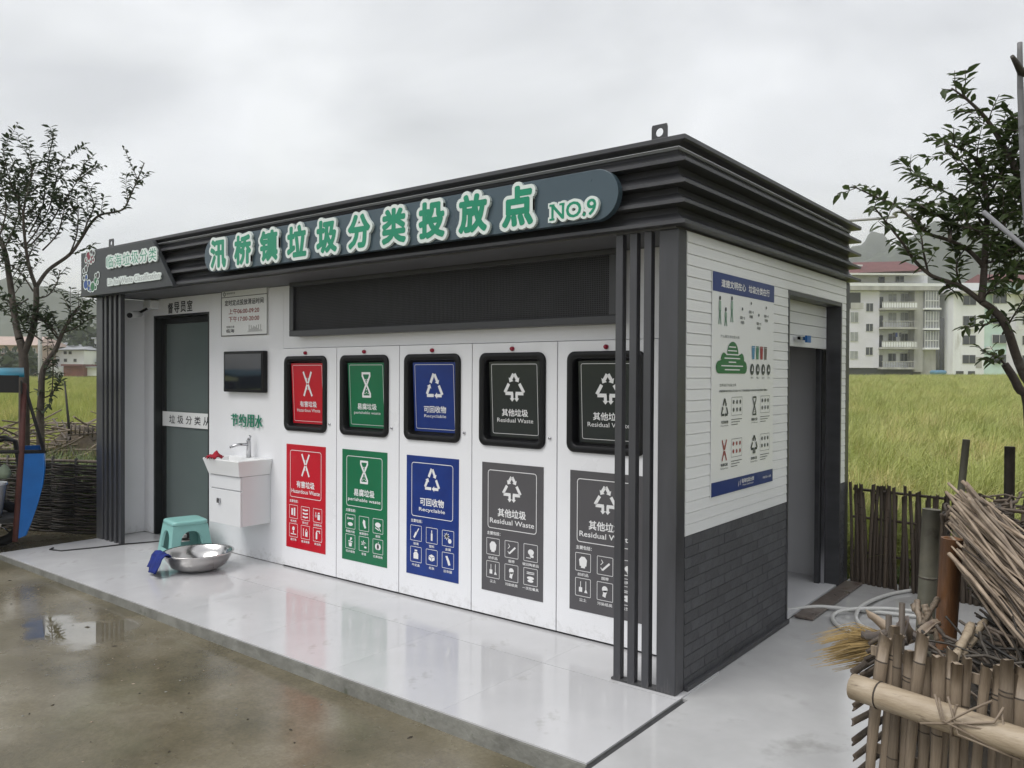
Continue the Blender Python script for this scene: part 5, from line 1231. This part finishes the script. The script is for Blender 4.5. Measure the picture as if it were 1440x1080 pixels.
for pts, n_, l_ in (
    ([(1386, 320), (1362, 290), (1330, 270), (1300, 252), (1278, 243)], 6, .16), ([(1335, 338), (1330, 312), (1300, 292), (1284, 282)], 4, .12), ([(1386, 300), (1372, 262), (1356, 232), (1335, 212)], 9, .16),
    ([(1388, 350), (1410, 320), (1425, 290), (1432, 262)], 12, .20), ([(1386, 370), (1405, 365), (1420, 350), (1440, 345)], 10, .18), ([(1386, 310), (1400, 300), (1412, 280), (1420, 255)], 8, .16), ([(1386, 360), (1412, 345), (1436, 330), (1460, 310)], 9, .22), ([(1388, 280), (1405, 250), (1418, 225), (1435, 200)], 10, .18), ([(1384, 395), (1405, 385), (1425, 372), (1450, 360)], 6, .16),
    ([(1305, 384), (1298, 352), (1296, 335), (1290, 318)], 3, .10), ([(1337, 336), (1339, 310), (1348, 290), (1352, 282)], 3, .08), ([(1352, 403), (1345, 380), (1350, 360), (1362, 345)], 6, .12), ([(1398, 437), (1390, 455), (1372, 458), (1356, 462)], 3, .08), ([(1355, 405), (1330, 400), (1345, 412)], 3, .07), ([(1410, 470), (1425, 445), (1440, 420)], 5, .12), ([(1380, 424), (1395, 405), (1412, 395), (1430, 390)], 8, .14), ([(1386, 330), (1368, 322), (1350, 318), (1338, 312)], 8, .14), ([(1450, 330), (1440, 300), (1446, 270), (1440, 240)], 12, .2), ([(1428, 240), (1440, 215), (1445, 190), (1430, 165)], 7, .14)):
    Q = t.limb([A2(a, b, U(-.15, .15)) for a, b in pts], .007, .003, 5); t.leaves(Q, .030, start=.15); t.twigs(Q, n_, l_, .003, .027, .15)
# second thin stem
t.limb([Vector((at(1450, 640, 5).x, at(1450, 640, 5).y, -.3)), at(1448, 600, 5), at(1432, 545, 5), at(1413, 512, 5)], .035, .022, 8)
Q = t.limb([at(1413, 512, 5), at(1400, 500, 5), at(1388, 508, 5)], .008, .003, 5); t.leaves(Q, .03); t.twigs(Q, 4, .08, .003, .028)
t.done()
# dead grey trunk top at the right edge, steel tube, overhead cable
dt = thing('dead_trunk', 'bare grey trunk with a broken stub at the upper right edge', 'trunk', tuple(Vector((at(1470, 600, 4.2).x, at(1470, 600, 4.2).y, -.2))))
bb = at(1462, 620, 4.2)
part('stem', MB().tube(smooth_path([Vector((bb.x, bb.y, -.3)), bb, at(1452, 400, 4.2), at(1441, 250, 4.2), at(1435, 130, 4.2), at(1434, 60, 4.2)], 4), [r_*.72 for r_ in (.05, .05, .048, .045, .04, .04, .038, .036, .034, .032, .03, .03, .028, .026, .024, .022, .022, .02, .02, .018, .018)], 9), M['deadwood'], dt)
part('broken_stub', MB().tube([at(1438, 105, 4.2), at(1430, 90, 4.15), at(1423, 79, 4.12)], [.022, .016, .010], 7), M['brush'], dt)
o = part('steel_tube', MB().tube([at(1383, 298, 3.9), at(1520, 415, 3.5)], .011, 8), M['deadwood']); tag(o, 'slanting pale metal tube among the leaves at the right', 'tube')
o = part('overhead_cable', MB().tube(smooth_path([at(700, 335, 30), at(1185, 311, 22), at(1262, 298, 20), at(1345, 280, 18), at(1640, 190, 14)], 5), .035, 6), M['polec']); tag(o, 'grey overhead cable crossing the sky behind the right tree', 'cable')

# ================================================================== FAR BUILDINGS
def facade_frame(px0, py0, dep):
    o = at(px0, py0, dep); u = Vector((RT.x, RT.y, 0)).normalized(); b = Vector((FW.x, FW.y, 0)).normalized(); s = dep/F_PX; return o, u, b, s
class Bld:
    def __init__(s, name, label, px0, py0, dep, cat='building', base_drop=1.5):
        s.o, s.u, s.b, s.s = facade_frame(px0, py0, dep); s.px0, s.py0 = px0, py0; s.t = thing(name, label, cat, tuple(s.o)); s.drop = base_drop
    def Q(s, px, py, dd=0.): return s.o+s.u*((px-s.px0)*s.s)+Vector((0, 0, (s.py0-py)*s.s))+s.b*dd
    def blk(s, name, x0, y0, x1, y1, d0, d1, m, parent=None, **k):
        """x0,y0 top left, x1,y1 bottom right in facade survey units; d0..d1 depth in metres"""
        A = [s.Q(x0, y1, d0), s.Q(x1, y1, d0), s.Q(x1, y0, d0), s.Q(x0, y0, d0)]
        return part(name, MB().prism(A, (0, 0, 0), tuple(s.b*(d1-d0))), M[m], parent or s.t, **k)
    def win(s, x0, y0, x1, y1, d=0., cols=2, light=False, fm='frame'):
        fw_ = .55; w = s.blk('window', x0-fw_, y0-fw_, x1+fw_, y1+fw_, d-.08, d-.01, fm)
        s.blk('pane', x0, y0, x1, y1, d-.10, d-.085, 'winlight' if light else 'win', w)
        for k in range(1, cols): xm = x0+(x1-x0)*k/cols; s.blk('mullion', xm-.2, y0, xm+.2, y1, d-.13, d-.105, fm, w)
zx = lambda X: 1160+X*.2129
zy = lambda Y: 330+Y*.2129
# building A
a = Bld('apartment_block', 'five storey white apartment block with red roof and stacked balconies', zx(380), zy(900), 118)
a.blk('wall', zx(60), zy(372), zx(356), zy(880), 0, 9, 'hlilac'); a.blk('wall', zx(357), zy(372), zx(640), zy(880), 1.6, 9, 'hw')
a.blk('attic_wall', zx(60), zy(262), zx(700), zy(352), 1.2, 9, 'hw'); a.blk('attic_slab', zx(55), zy(345), zx(760), zy(371), -.9, 9, 'hgrey')
a.blk('attic_parapet', zx(55), zy(325), zx(758), zy(344), -.9, -.7, 'hw')
a.blk('stair_column', zx(582), zy(372), zx(640), zy(905), -.3, 1.5, 'hgrey'); a.blk('base_wall', zx(60), zy(882), zx(581), zy(930), .3, 9, 'hdark')
a.blk('bay_column', zx(641), zy(740), zx(740), zy(930), .3, 6, 'hgrey')
# roof, gabled slab
A_ = [a.Q(zx(20), zy(268), -1.2), a.Q(zx(640), zy(240), -1.2), a.Q(zx(600), zy(150), 4), a.Q(zx(60), zy(165), 4)]
rf = part('roof', MB().add(A_+[a.Q(zx(20), zy(268), 10), a.Q(zx(640), zy(240), 10)], [(0, 1, 2, 3), (3, 2, 5, 4), (0, 3, 4), (1, 5, 2), (0, 4, 5, 1)]), M['roofred'], a.t)
a.blk('eave', zx(20), zy(262), zx(650), zy(274), -1.3, -1.0, 'frame', rf)
a.blk('skylight', zx(205), zy(196), zx(255), zy(206), .6, .9, 'frame', rf)
for (Y0, Y1) in ((455, 508), (590, 638), (745, 795)): a.win(zx(268), zy(Y0), zx(312), zy(Y1), 0, 2)
for (Y0, Y1) in ((515, 580), (645, 705), (770, 820)): a.win(zx(165), zy(Y0), zx(214), zy(Y1), 0, 2, True)
for (Y0, Y1) in ((515, 580), (645, 705), (770, 820)): a.win(zx(90), zy(Y0), zx(140), zy(Y1), 0, 2, True)
a.blk('corner_balcony_shade', zx(150), zy(385), zx(230), zy(490), -.05, -.01, 'hdark'); a.blk('balcony_parapet', zx(150), zy(455), zx(232), zy(494), -1.0, -.9, 'hgrey')  # flat dark sheet on the wall paints the open balcony's inner shade
for k, Y in enumerate((375, 500, 632, 764)):
    a.blk('balcony_floor', zx(352), zy(Y+112), zx(584), zy(Y+125), -1.2, 1.6, 'hgrey')
    a.win(zx(372), zy(Y+30), zx(412), zy(Y+108), 1.6, 1)
    a.win(zx(450), zy(Y+12 if k < 2 else Y+20), zx(500), zy(Y+75), 1.6, 2, k < 2); a.win(zx(530), zy(Y+10 if k < 2 else Y+18), zx(578), zy(Y+72), 1.6, 2, k < 2)
    rl = a.blk('balcony_rail', zx(352), zy(Y+72), zx(584), zy(Y+76), -1.2, -1.1, 'hgrey')
    if k in (2, 0): a.blk('rail_panel', zx(352), zy(Y+78), zx(582), zy(Y+110), -1.15, -1.1, 'hw', rl)
    for q in range(14): a.blk('baluster', zx(356+q*17), zy(Y+77), zx(359+q*17), zy(Y+111), -1.18, -1.16, 'hgrey', rl)
for k, Y in enumerate((375, 508, 636)):
    b_ = a.blk('glazed_bay', zx(642), zy(Y), zx(733), zy(Y+110), -.6, 5, 'winlight')
    a.blk('bay_slab', zx(636), zy(Y+110), zx(742), zy(Y+122), -1.0, 5, 'hw')
    for q in range(6): a.blk('bay_mullion', zx(642+q*18), zy(Y), zx(645+q*18), zy(Y+110), -.70, -.62, 'frame', b_)
    a.blk('bay_rail', zx(642), zy(Y+60), zx(733), zy(Y+66), -.72, -.71, 'frame', b_)
for q, (X, m_) in enumerate(((436, 'inkblack'), (452, 'pblue'), (478, 'inkblack'))): a.blk('hanging_clothes', zx(X), zy(648), zx(X+13), zy(676), -.6, -.5, m_)
for X in (485,): a.win(zx(X), zy(268), zx(540), zy(306), 1.2, 2)
a.win(zx(370), zy(272), zx(412), zy(342), 1.2, 1)
fn = a.Q(zx(668), zy(220), 3)
part('roof_finial', MB().lathe([(1.0, 0), (1.0, .5), (.7, .8), (.75, 1.1), (.5, 1.7), (.55, 2.2), (.25, 2.5), (.28, 2.9), (.02, 3.4)], tuple(fn-Vector((0, 0, 4))), 14), M['frame'], a.t, label='small white tiered finial on the roof')
a.blk('finial_plinth', zx(650), zy(238), zx(690), zy(300), 2, 4, 'hw')
# middle lower building
c = Bld('annexe_building', 'narrow grey three storey building between the two taller blocks', zx(790), zy(905), 128)
c.blk('wall', zx(715), zy(470), zx(860), zy(925), 0, 8, 'hw'); c.blk('roof', zx(700), zy(370), zx(870), zy(440), 2, 8, 'hgrey'); c.blk('roof_edge', zx(710), zy(445), zx(862), zy(462), -.5, 8, 'hgrey')
for Y in (502, 606, 706): c.win(zx(740), zy(Y), zx(806), zy(Y+40), 0, 3)
c.blk('canopy', zx(715), zy(765), zx(862), zy(785), -1.5, 0, 'hgrey'); c.blk('shopfront_shade', zx(722), zy(795), zx(845), zy(890), -.06, -.01, 'hdark')  # dark sheet: shade of the ground floor openings put into its colour
for X in (765, 800): c.blk('shop_post', zx(X), zy(790), zx(X+10), zy(900), -.3, -.1, 'hw')
# building B
b = Bld('mint_house_block', 'pale mint and lilac residential block with white framed windows', zx(1080), zy(905), 116)
b.blk('wall', zx(845), zy(390), zx(1050), zy(925), 0, 9, 'hw'); b.blk('wall', zx(1051), zy(380), zx(1115), zy(925), .5, 9, 'hmint'); b.blk('wall', zx(1051), zy(520), zx(1200), zy(925), .2, 9, 'hmint'); b.blk('wall', zx(1116), zy(380), zx(1250), zy(519), .0, 9, 'hw'); b.blk('wall', zx(1201), zy(520), zx(1262), zy(925), .1, 9, 'hlilac'); b.blk('wall', zx(1263), zy(380), zx(1700), zy(925), 1.0, 9, 'hw')
b.blk('cornice', zx(828), zy(375), zx(1720), zy(395), -1.0, 9, 'hgrey'); b.blk('attic_wall', zx(860), zy(312), zx(1060), zy(374), 1.5, 8, 'hw'); b.blk('attic_wall', zx(1060), zy(312), zx(1700), zy(374), 1.2, 8, 'hmint')
A_ = [b.Q(zx(1080), zy(308), .3), b.Q(zx(1700), zy(308), .3), b.Q(zx(1660), zy(240), 4), b.Q(zx(1110), zy(240), 4)]
rb = part('roof', MB().add(A_+[b.Q(zx(1080), zy(308), 9), b.Q(zx(1700), zy(308), 9)], [(0, 1, 2, 3), (3, 2, 5, 4), (0, 3, 4), (1, 5, 2), (0, 4, 5, 1)]), M['roofred'], b.t)
b.blk('skylight', zx(1175), zy(243), zx(1235), zy(252), 1.6, 1.9, 'frame', rb)
for X in (1120, 1165, 1208, 1330): b.blk('attic_post', zx(X), zy(314), zx(X+9), zy(372), .9, 1.15, 'frame')
for (Y0, Y1) in ((405, 465), (540, 600), (668, 725), (797, 850)): b.win(zx(908), zy(Y0), zx(990), zy(Y1), 0, 2, fm='hgrey')
for (Y0, Y1) in ((392, 455), (526, 588), (662, 716), (792, 848)): b.win(zx(1103), zy(Y0), zx(1193), zy(Y1), 0, 2)
for Y in (400, 530, 665, 795):
    for X in (1330, 1480, 1600): b.win(zx(X), zy(Y), zx(X+80), zy(Y+60), 1.0, 2)
b.blk('entrance', zx(996), zy(808), zx(1034), zy(880), -.06, -.01, 'hgrey'); b.blk('vent', zx(865), zy(902), zx(915), zy(925), -.06, -.01, 'hdark'); b.blk('vent', zx(945), zy(902), zx(990), zy(925), -.06, -.01, 'hdark')
for (X, Y) in ((1060, 740), (1265, 605), (950, 605)):
    b.blk('air_conditioner', zx(X), zy(Y), zx(X+30), zy(Y+24), -.5, -.05, 'frame')
p_ = at(zx(771), zy(905), 112); o = part('utility_pole', MB().tube([p_-Vector((0, 0, 1.5)), p_+Vector((0, 0, (905-550)*.2129*112/F_PX))], [.35, .25], 10), M['hdark']); tag(o, 'dark concrete pole before the narrow middle building', 'pole')
o = Bld('blue_tarpaulin', 'pale blue covered stack at the foot of the middle building', zx(775), zy(900), 110, 'tarpaulin'); M['btarp'] = mat('blue_cover', (.10, .22, .33), .6)
o.blk('cover', zx(735), zy(895), zx(812), zy(925), 0, 2, 'btarp', bevel=.3)
# left side buildings; survey of the left edge
lx = lambda X: X*.315
ly = lambda Y: 300+Y*.3148
a = Bld('pink_house', 'pinkish three storey house behind the left tree', lx(80), ly(720), 120)
a.blk('wall', lx(-160), ly(590), lx(165), ly(730), 0, 8, 'hpink')
part('roof', MB().add([a.Q(lx(-180), ly(590), -1), a.Q(lx(178), ly(590), -1), a.Q(lx(140), ly(545), 4), a.Q(lx(-140), ly(545), 4), a.Q(lx(-180), ly(590), 9), a.Q(lx(178), ly(590), 9)], [(0, 1, 2, 3), (3, 2, 5, 4), (0, 3, 4), (1, 5, 2), (0, 4, 5, 1)]), M['hpink'], a.t)
for Y in (603, 645): 
    for X in (-100, -50, 10, 55, 100, 140): a.win(lx(X), ly(Y), lx(X+20), ly(Y+20), 0, 2)
a.blk('balcony_floor', lx(-160), ly(632), lx(165), ly(637), -1, 0, 'brickred')
a = Bld('white_house', 'white house with grey pitched roof beyond the left field', lx(280), ly(715), 125)
a.blk('wall', lx(185), ly(612), lx(375), ly(725), 0, 8, 'hw')
part('roof', MB().add([a.Q(lx(175), ly(612), -1), a.Q(lx(385), ly(608), -1), a.Q(lx(340), ly(588), 4), a.Q(lx(230), ly(572), 4), a.Q(lx(175), ly(612), 9), a.Q(lx(385), ly(608), 9)], [(0, 1, 2, 3), (3, 2, 5, 4), (0, 3, 4), (1, 5, 2), (0, 4, 5, 1)]), M['roofgrey'], a.t)
for (X, Y) in ((286, 616), (308, 616), (200, 616), (254, 650), (287, 650), (200, 650), (330, 650)): a.win(lx(X), ly(Y), lx(X+13), ly(Y+13), 0, 1)
a.blk('lean_to', lx(195), ly(685), lx(282), ly(725), -4, -.1, 'hw')
a = Bld('red_shed', 'low rusty red shed beside the white house', lx(330), ly(718), 118); a.blk('wall', lx(284), ly(682), lx(374), ly(728), 0, 5, 'brickred'); a.blk('roof', lx(280), ly(674), lx(378), ly(682), -.5, 5.5, 'roofred')
a = Bld('small_white_shed', 'small white shed right of the red shed', lx(400), ly(718), 119); a.blk('wall', lx(375), ly(690), lx(440), ly(726), 0, 5, 'hw'); a.blk('roof', lx(372), ly(684), lx(444), ly(690), -.5, 5.5, 'roofgrey')
a = Bld('tall_white_house', 'tall white building half hidden behind the kiosk edge', lx(450), ly(718), 130); a.blk('wall', lx(421), ly(562), lx(560), ly(728), 0, 9, 'hw'); a.blk('roof', lx(416), ly(555), lx(566), ly(562), -.6, 9.6, 'roofgrey')
for Y in (580, 615, 650): a.win(lx(440), ly(Y), lx(470), ly(Y+20), 0, 2); a.win(lx(424), ly(Y+4), lx(431), ly(Y+16), 0, 1)
p_ = at(57, 530, 60); o = part('utility_pole', MB().tube([p_-Vector((0, 0, 3)), at(56, 450, 60)], [.17, .13], 10), M['polec']); tag(o, 'pale concrete pole standing in the left field before the houses', 'pole')
# bushes by the far houses
def bush(name, label, c, rx, rz, n, m, group=None, sz=.8):
    t_ = thing(name, label, 'bush', tuple(c), group); mb = MB()
    for q in range(n):
        v = Vector((random.gauss(0, 1), random.gauss(0, 1), random.gauss(0, 1))).normalized()*(RND()**.4); pos = Vector(c)+Vector((v.x*rx, v.y*rx, abs(v.z)*rz*(1+.3*mnoise.noise(v*3)))); s1 = sz*U(.5, 1.2)
        a, b2 = Vector((U(-1, 1), U(-1, 1), U(-.6, .6))).normalized()*s1, Vector((U(-1, 1), U(-1, 1), U(-1, 1))).normalized()*s1*.6
        mb.add([pos-a, pos+b2, pos+a, pos-b2], [(0, 1, 2, 3)])
    part('foliage', mb, M[m], t_, kind='stuff'); part('stem', MB().tube([Vector(c)-Vector((0, 0, 1)), Vector(c)+Vector((0, 0, rz*.5))], .2, 6), M['bark'], t_)
g0 = lambda px, d_: Vector((*at(px, 525, d_).to_2d(), 0)) + Vector((0, 0, terr(at(px, 525, d_).x, at(px, 525, d_).y)+.5))
bush('green_thicket', 'rounded green tree clump behind the red shed', g0(118, 134), 8, 9, 1500, 'leaf_far', sz=1.0)
bush('grey_thicket', 'dull bushes below the pink house at the left', g0(14, 108), 5, 3.6, 900, 'leaf_far', sz=.7)

# grit and small fallen leaves on the yard
mb = MB()
for q in range(240):
    x = U(-5.8, 1.2); y = -.86-abs(random.gauss(0, 1))*1.0; z = yard_z(x)
    if y < -3.2: continue
    r_ = U(.003, .009)*(1.5 if q % 12 == 0 else .8); a = U(0, 6.28); pts_ = [(x+r_*math.cos(a+k*1.57)*(1.5 if k % 2 else .8), y+r_*math.sin(a+k*1.57)*(1.5 if k % 2 else .8), z+.0015) for k in range(4)]
    mb.add(pts_+[(x, y, z+.003+r_*.35)], [(0, 1, 4), (1, 2, 4), (2, 3, 4), (3, 0, 4)], q % 3)
struct('grit', mb, [M['litter'], M['stick'], M['slab']], kind='stuff')

# ================================================================== HILLS
def hill(name, a0, a1, dist, hgt, seed, depth=260, fade=None):
    mb = MB(); nu, nv = 420, 52
    for i in range(nu+1):
        az = a0+(a1-a0)*i/nu
        for j in range(nv+1):
            t_ = j/nv; r_ = dist+depth*t_; x = CAM.x-math.sin(az)*r_; y = CAM.y+math.cos(az)*r_
            nz = mnoise.fractal(Vector((x*.0035, y*.0035, seed)), .9, 2.1, 6); edge = min(1, i/50, (nu-i)/50)*(1 if not fade else 1-.62*max(0, min(1, (az-fade[0])/(fade[1]-fade[0]))))
            h = hgt*(math.sin(min(1, t_*1.15)*math.pi/2)**.9)*(.72+.75*nz)*edge+6*mnoise.noise(Vector((x*.035, y*.035, seed)))+3.2*mnoise.noise(Vector((x*.11, y*.11, seed))); mb.v.append((x, y, max(-3, h)-1))
    for i in range(nu):
        for j in range(nv): k = i*(nv+1)+j; mb.f.append([k, k+1, k+nv+2, k+nv+1]); mb.m.append(0); mb.sm.append(True)
    struct(name, mb, M['mount'])
hill('forested_hill', -.6, 1.05, 520, 165, 1.3, fade=(.30, .75)); hill('distant_hill', -.6, 2.0, 900, 95, 4.2, 400); hill('left_hill', .95, 1.9, 560, 66, 7.7)

# ================================================================== RICE (stuff, geometry nodes)
def rice_clump(seed, n, h):
    rg = random.Random(seed); mb = MB(); lean = rg.uniform(-.5, .9)
    for q in range(n):
        az = rg.uniform(0, 6.28) if q % 2 else lean+rg.uniform(-.5, .5); hh = h*rg.uniform(.7, 1.12); bend = rg.uniform(.15, .95); w = rg.uniform(.0035, .0065)
        x0, y0 = rg.uniform(-.06, .06), rg.uniform(-.06, .06); d_ = Vector((math.cos(az), math.sin(az), 0)); sd = Vector((-d_.y, d_.x, 0)); base = len(mb.v)
        for k in range(5):
            t = k/4; out_ = bend*hh*t*t; z = hh*(t-.42*bend*t**3); ww = w*(1-.85*t*t); p_ = Vector((x0, y0, z))+d_*out_; mb.v += [tuple(p_-sd*ww), tuple(p_+sd*ww)]
        for k in range(4): b_ = base+2*k; mb.f.append([b_, b_+1, b_+3, b_+2]); mb.m.append(0); mb.sm.append(True)
    return mb.mesh('rice_clump', M['rice'])
rc_ = bpy.data.collections.new('rice_clumps')
for s_ in range(6):
    o = bpy.data.objects.new('rice_clump', rice_clump(s_, 46, .92)); rc_.objects.link(o)
def scatter(name, mb, density, smin, smax, seed, mat_, label=None):
    o = struct(name, mb, mat_, kind='stuff')
    ng = bpy.data.node_groups.new('scatter', 'GeometryNodeTree'); ng.interface.new_socket('Geometry', in_out='INPUT', socket_type='NodeSocketGeometry'); ng.interface.new_socket('Geometry', in_out='OUTPUT', socket_type='NodeSocketGeometry')
    gi = ng.nodes.new('NodeGroupInput'); go = ng.nodes.new('NodeGroupOutput'); dp = ng.nodes.new('GeometryNodeDistributePointsOnFaces'); dp.inputs['Density'].default_value = density; dp.inputs['Seed'].default_value = seed
    ci = ng.nodes.new('GeometryNodeCollectionInfo'); ci.inputs['Collection'].default_value = rc_; ci.inputs['Separate Children'].default_value = True; ci.inputs['Reset Children'].default_value = True
    ip_ = ng.nodes.new('GeometryNodeInstanceOnPoints'); ip_.inputs['Pick Instance'].default_value = True
    rv = ng.nodes.new('FunctionNodeRandomValue'); rv.data_type = 'FLOAT_VECTOR'; rv.inputs[0].default_value = (-.15, -.15, -.7); rv.inputs[1].default_value = (.15, .15, .7)
    rs = ng.nodes.new('FunctionNodeRandomValue'); rs.data_type = 'FLOAT'; rs.inputs[2].default_value = smin; rs.inputs[3].default_value = smax; rs.inputs['Seed'].default_value = 5
    jg = ng.nodes.new('GeometryNodeJoinGeometry'); l = ng.links.new
    l(gi.outputs[0], dp.inputs['Mesh']); l(dp.outputs['Points'], ip_.inputs['Points']); l(ci.outputs[0], ip_.inputs['Instance']); l(rv.outputs[0], ip_.inputs['Rotation']); l(rs.outputs[1], ip_.inputs['Scale'])
    l(ip_.outputs[0], jg.inputs[0]); l(gi.outputs[0], jg.inputs[0]); l(jg.outputs[0], go.inputs[0])
    md = o.modifiers.new('scatter', 'NODES'); md.node_group = ng
    return o
def sector(a0, a1, r0, r1, nr, na, dz=.01):
    mb = MB()
    for i in range(nr+1):
        r_ = r0+(r1-r0)*i/nr
        for j in range(na+1):
            a = a0+(a1-a0)*j/na; x = CAM.x-math.sin(a)*r_; y = CAM.y+math.cos(a)*r_; mb.v.append((x, y, terr(x, y)+dz))
    for i in range(nr):
        for j in range(na):
            k = i*(na+1)+j
            if any(mb.v[q][1] < 3.2 and mb.v[q][0] > -6.6 for q in (k, k+1, k+na+1, k+na+2)): continue
            mb.f.append([k, k+1, k+na+2, k+na+1]); mb.m.append(0); mb.sm.append(True)
    return mb
# right field (azimuth from +Y, positive left)
for k, (r0, r1, den, s0, s1) in enumerate(((6.9, 16, 26, .85, 1.1), (16, 40, 14, .85, 1.1), (40, 108, 7, .9, 1.15))):
    scatter('rice_field', sector(-.36, .33, r0, r1, 44, 30), den, s0, s1, k, M['ricefar'])
for k, (r0, r1, den, s0, s1) in enumerate(((10.6, 22, 16, .7, .95), (22, 45, 7, .85, 1.1), (45, 108, 6, .8, 1.05))):
    scatter('rice_field', sector(1.03, 1.45, r0, r1, 12, 14), den, s0, s1, 10+k, M['ricefar'])
# weeds behind the woven fence and around the bamboo
mb = MB()
def blades(c, rx, ry, n, h):
    for q in range(n):
        x, y = c[0]+U(-rx, rx), c[1]+U(-ry, ry); z = c[2]
        if x > -6.75 and y < 3.05 and x < .02: continue
        if x >= .02 and y < 3.1: continue
        az = U(0, 6.28); hh = h*U(.4, 1.1); w = U(.006, .016); d_ = Vector((math.cos(az), math.sin(az), 0)); sd = Vector((-d_.y, d_.x, 0)); bn = U(.2, .9); b_ = len(mb.v)
        for k in range(4): t = k/3; p_ = Vector((x, y, z+hh*(t-.4*bn*t**3)))+d_*bn*hh*t*t; ww = w*(1-.9*t*t); mb.v += [tuple(p_-sd*ww), tuple(p_+sd*ww)]
        for k in range(3): mb.f.append([b_+2*k, b_+2*k+1, b_+2*k+3, b_+2*k+2]); mb.m.append(0); mb.sm.append(True)
for k in range(7): c_ = wa.lerp(wbv, k/6)+nrm*.8; blades((c_.x, c_.y, -.2), .7, .5, 700, 1.0)
for k in range(5): c_ = wa.lerp(wbv, k/4)+nrm*2.2; blades((c_.x, c_.y, -.25), .9, .8, 500, .65)
for k in range(5): blades((.3+k*.5, 3.25-k*.08, -.3), .35, .2, 260, .55)
struct('weeds', mb, M['weed'], kind='stuff')

# ================================================================== AIR
def low_cloud(name, a0, a1, r0, r1, z0, z1, dens):
    mb = MB(); n_ = 20; L = []
    for r_ in (r0, r1):
        for z in (z0, z1): L.append([(CAM.x-math.sin(a0+(a1-a0)*k/n_)*r_, CAM.y+math.cos(a0+(a1-a0)*k/n_)*r_, z) for k in range(n_+1)])
    m_ = n_+1
    for l in L: mb.v += l
    for k in range(n_):
        mb.f += [[k, k+1, m_+k+1, m_+k], [2*m_+k+1, 2*m_+k, 3*m_+k, 3*m_+k+1], [k+1, k, 2*m_+k, 2*m_+k+1], [m_+k, m_+k+1, 3*m_+k+1, 3*m_+k]]
    mb.f += [[0, m_, 3*m_, 2*m_], [n_, 2*m_+n_, 3*m_+n_, m_+n_]]; mb.m = [0]*len(mb.f); mb.sm = [False]*len(mb.f)
    m = bpy.data.materials.new(name); m.use_nodes = True; t = m.node_tree; t.nodes.clear(); o_ = N('ShaderNodeOutputMaterial', t); p_ = N('ShaderNodeVolumePrincipled', t); p_.inputs['Color'].default_value = (1, 1, 1, 1)
    g = N('ShaderNodeNewGeometry', t); sp_ = N('ShaderNodeSeparateXYZ', t); nn = N('ShaderNodeTexNoise', t); nn.inputs['Scale'].default_value = .012; nn.inputs['Detail'].default_value = 5; nn.inputs['Roughness'].default_value = .6
    t.links.new(g.outputs['Position'], sp_.inputs[0]); t.links.new(g.outputs['Position'], nn.inputs['Vector'])
    mr = N('ShaderNodeMapRange', t); mr.inputs[1].default_value = z0; mr.inputs[2].default_value = z0+.45*(z1-z0); mr.inputs[3].default_value = -.55; mr.inputs[4].default_value = .12; t.links.new(sp_.outputs[2], mr.inputs[0])
    mt = N('ShaderNodeMapRange', t); mt.inputs[1].default_value = z0+.5*(z1-z0); mt.inputs[2].default_value = z1; mt.inputs[3].default_value = 0; mt.inputs[4].default_value = -.75; t.links.new(sp_.outputs[2], mt.inputs[0])
    a2 = N('ShaderNodeMath', t, operation='ADD'); t.links.new(mr.outputs[0], a2.inputs[0]); t.links.new(mt.outputs[0], a2.inputs[1]); mr = a2
    ad = N('ShaderNodeMath', t, operation='ADD'); t.links.new(nn.outputs['Fac'], ad.inputs[0]); t.links.new(mr.outputs[0], ad.inputs[1])
    m2 = N('ShaderNodeMapRange', t); m2.inputs[1].default_value = .22; m2.inputs[2].default_value = .62; m2.inputs[4].default_value = dens; t.links.new(ad.outputs[0], m2.inputs[0])
    t.links.new(m2.outputs[0], p_.inputs['Density']); t.links.new(p_.outputs[0], o_.inputs['Volume']); struct(name, mb, m, kind='stuff')
low_cloud('low_cloud', .98, 1.45, 440, 780, 20, 150, .009)
low_cloud('low_cloud', -.55, .45, 420, 760, 50, 230, .006)
hz_ = MB().box(-1500, 900, -200, 1600, -6, 330)
hm = bpy.data.materials.new('haze'); hm.use_nodes = True; hm.node_tree.nodes.clear()
ho = N('ShaderNodeOutputMaterial', hm.node_tree); pv = N('ShaderNodeVolumePrincipled', hm.node_tree); pv.inputs['Density'].default_value = .0006; pv.inputs['Color'].default_value = (.93, .95, 1, 1); pv.inputs['Anisotropy'].default_value = .2
hm.node_tree.links.new(pv.outputs[0], ho.inputs['Volume'])
struct('haze', hz_, hm, kind='stuff')
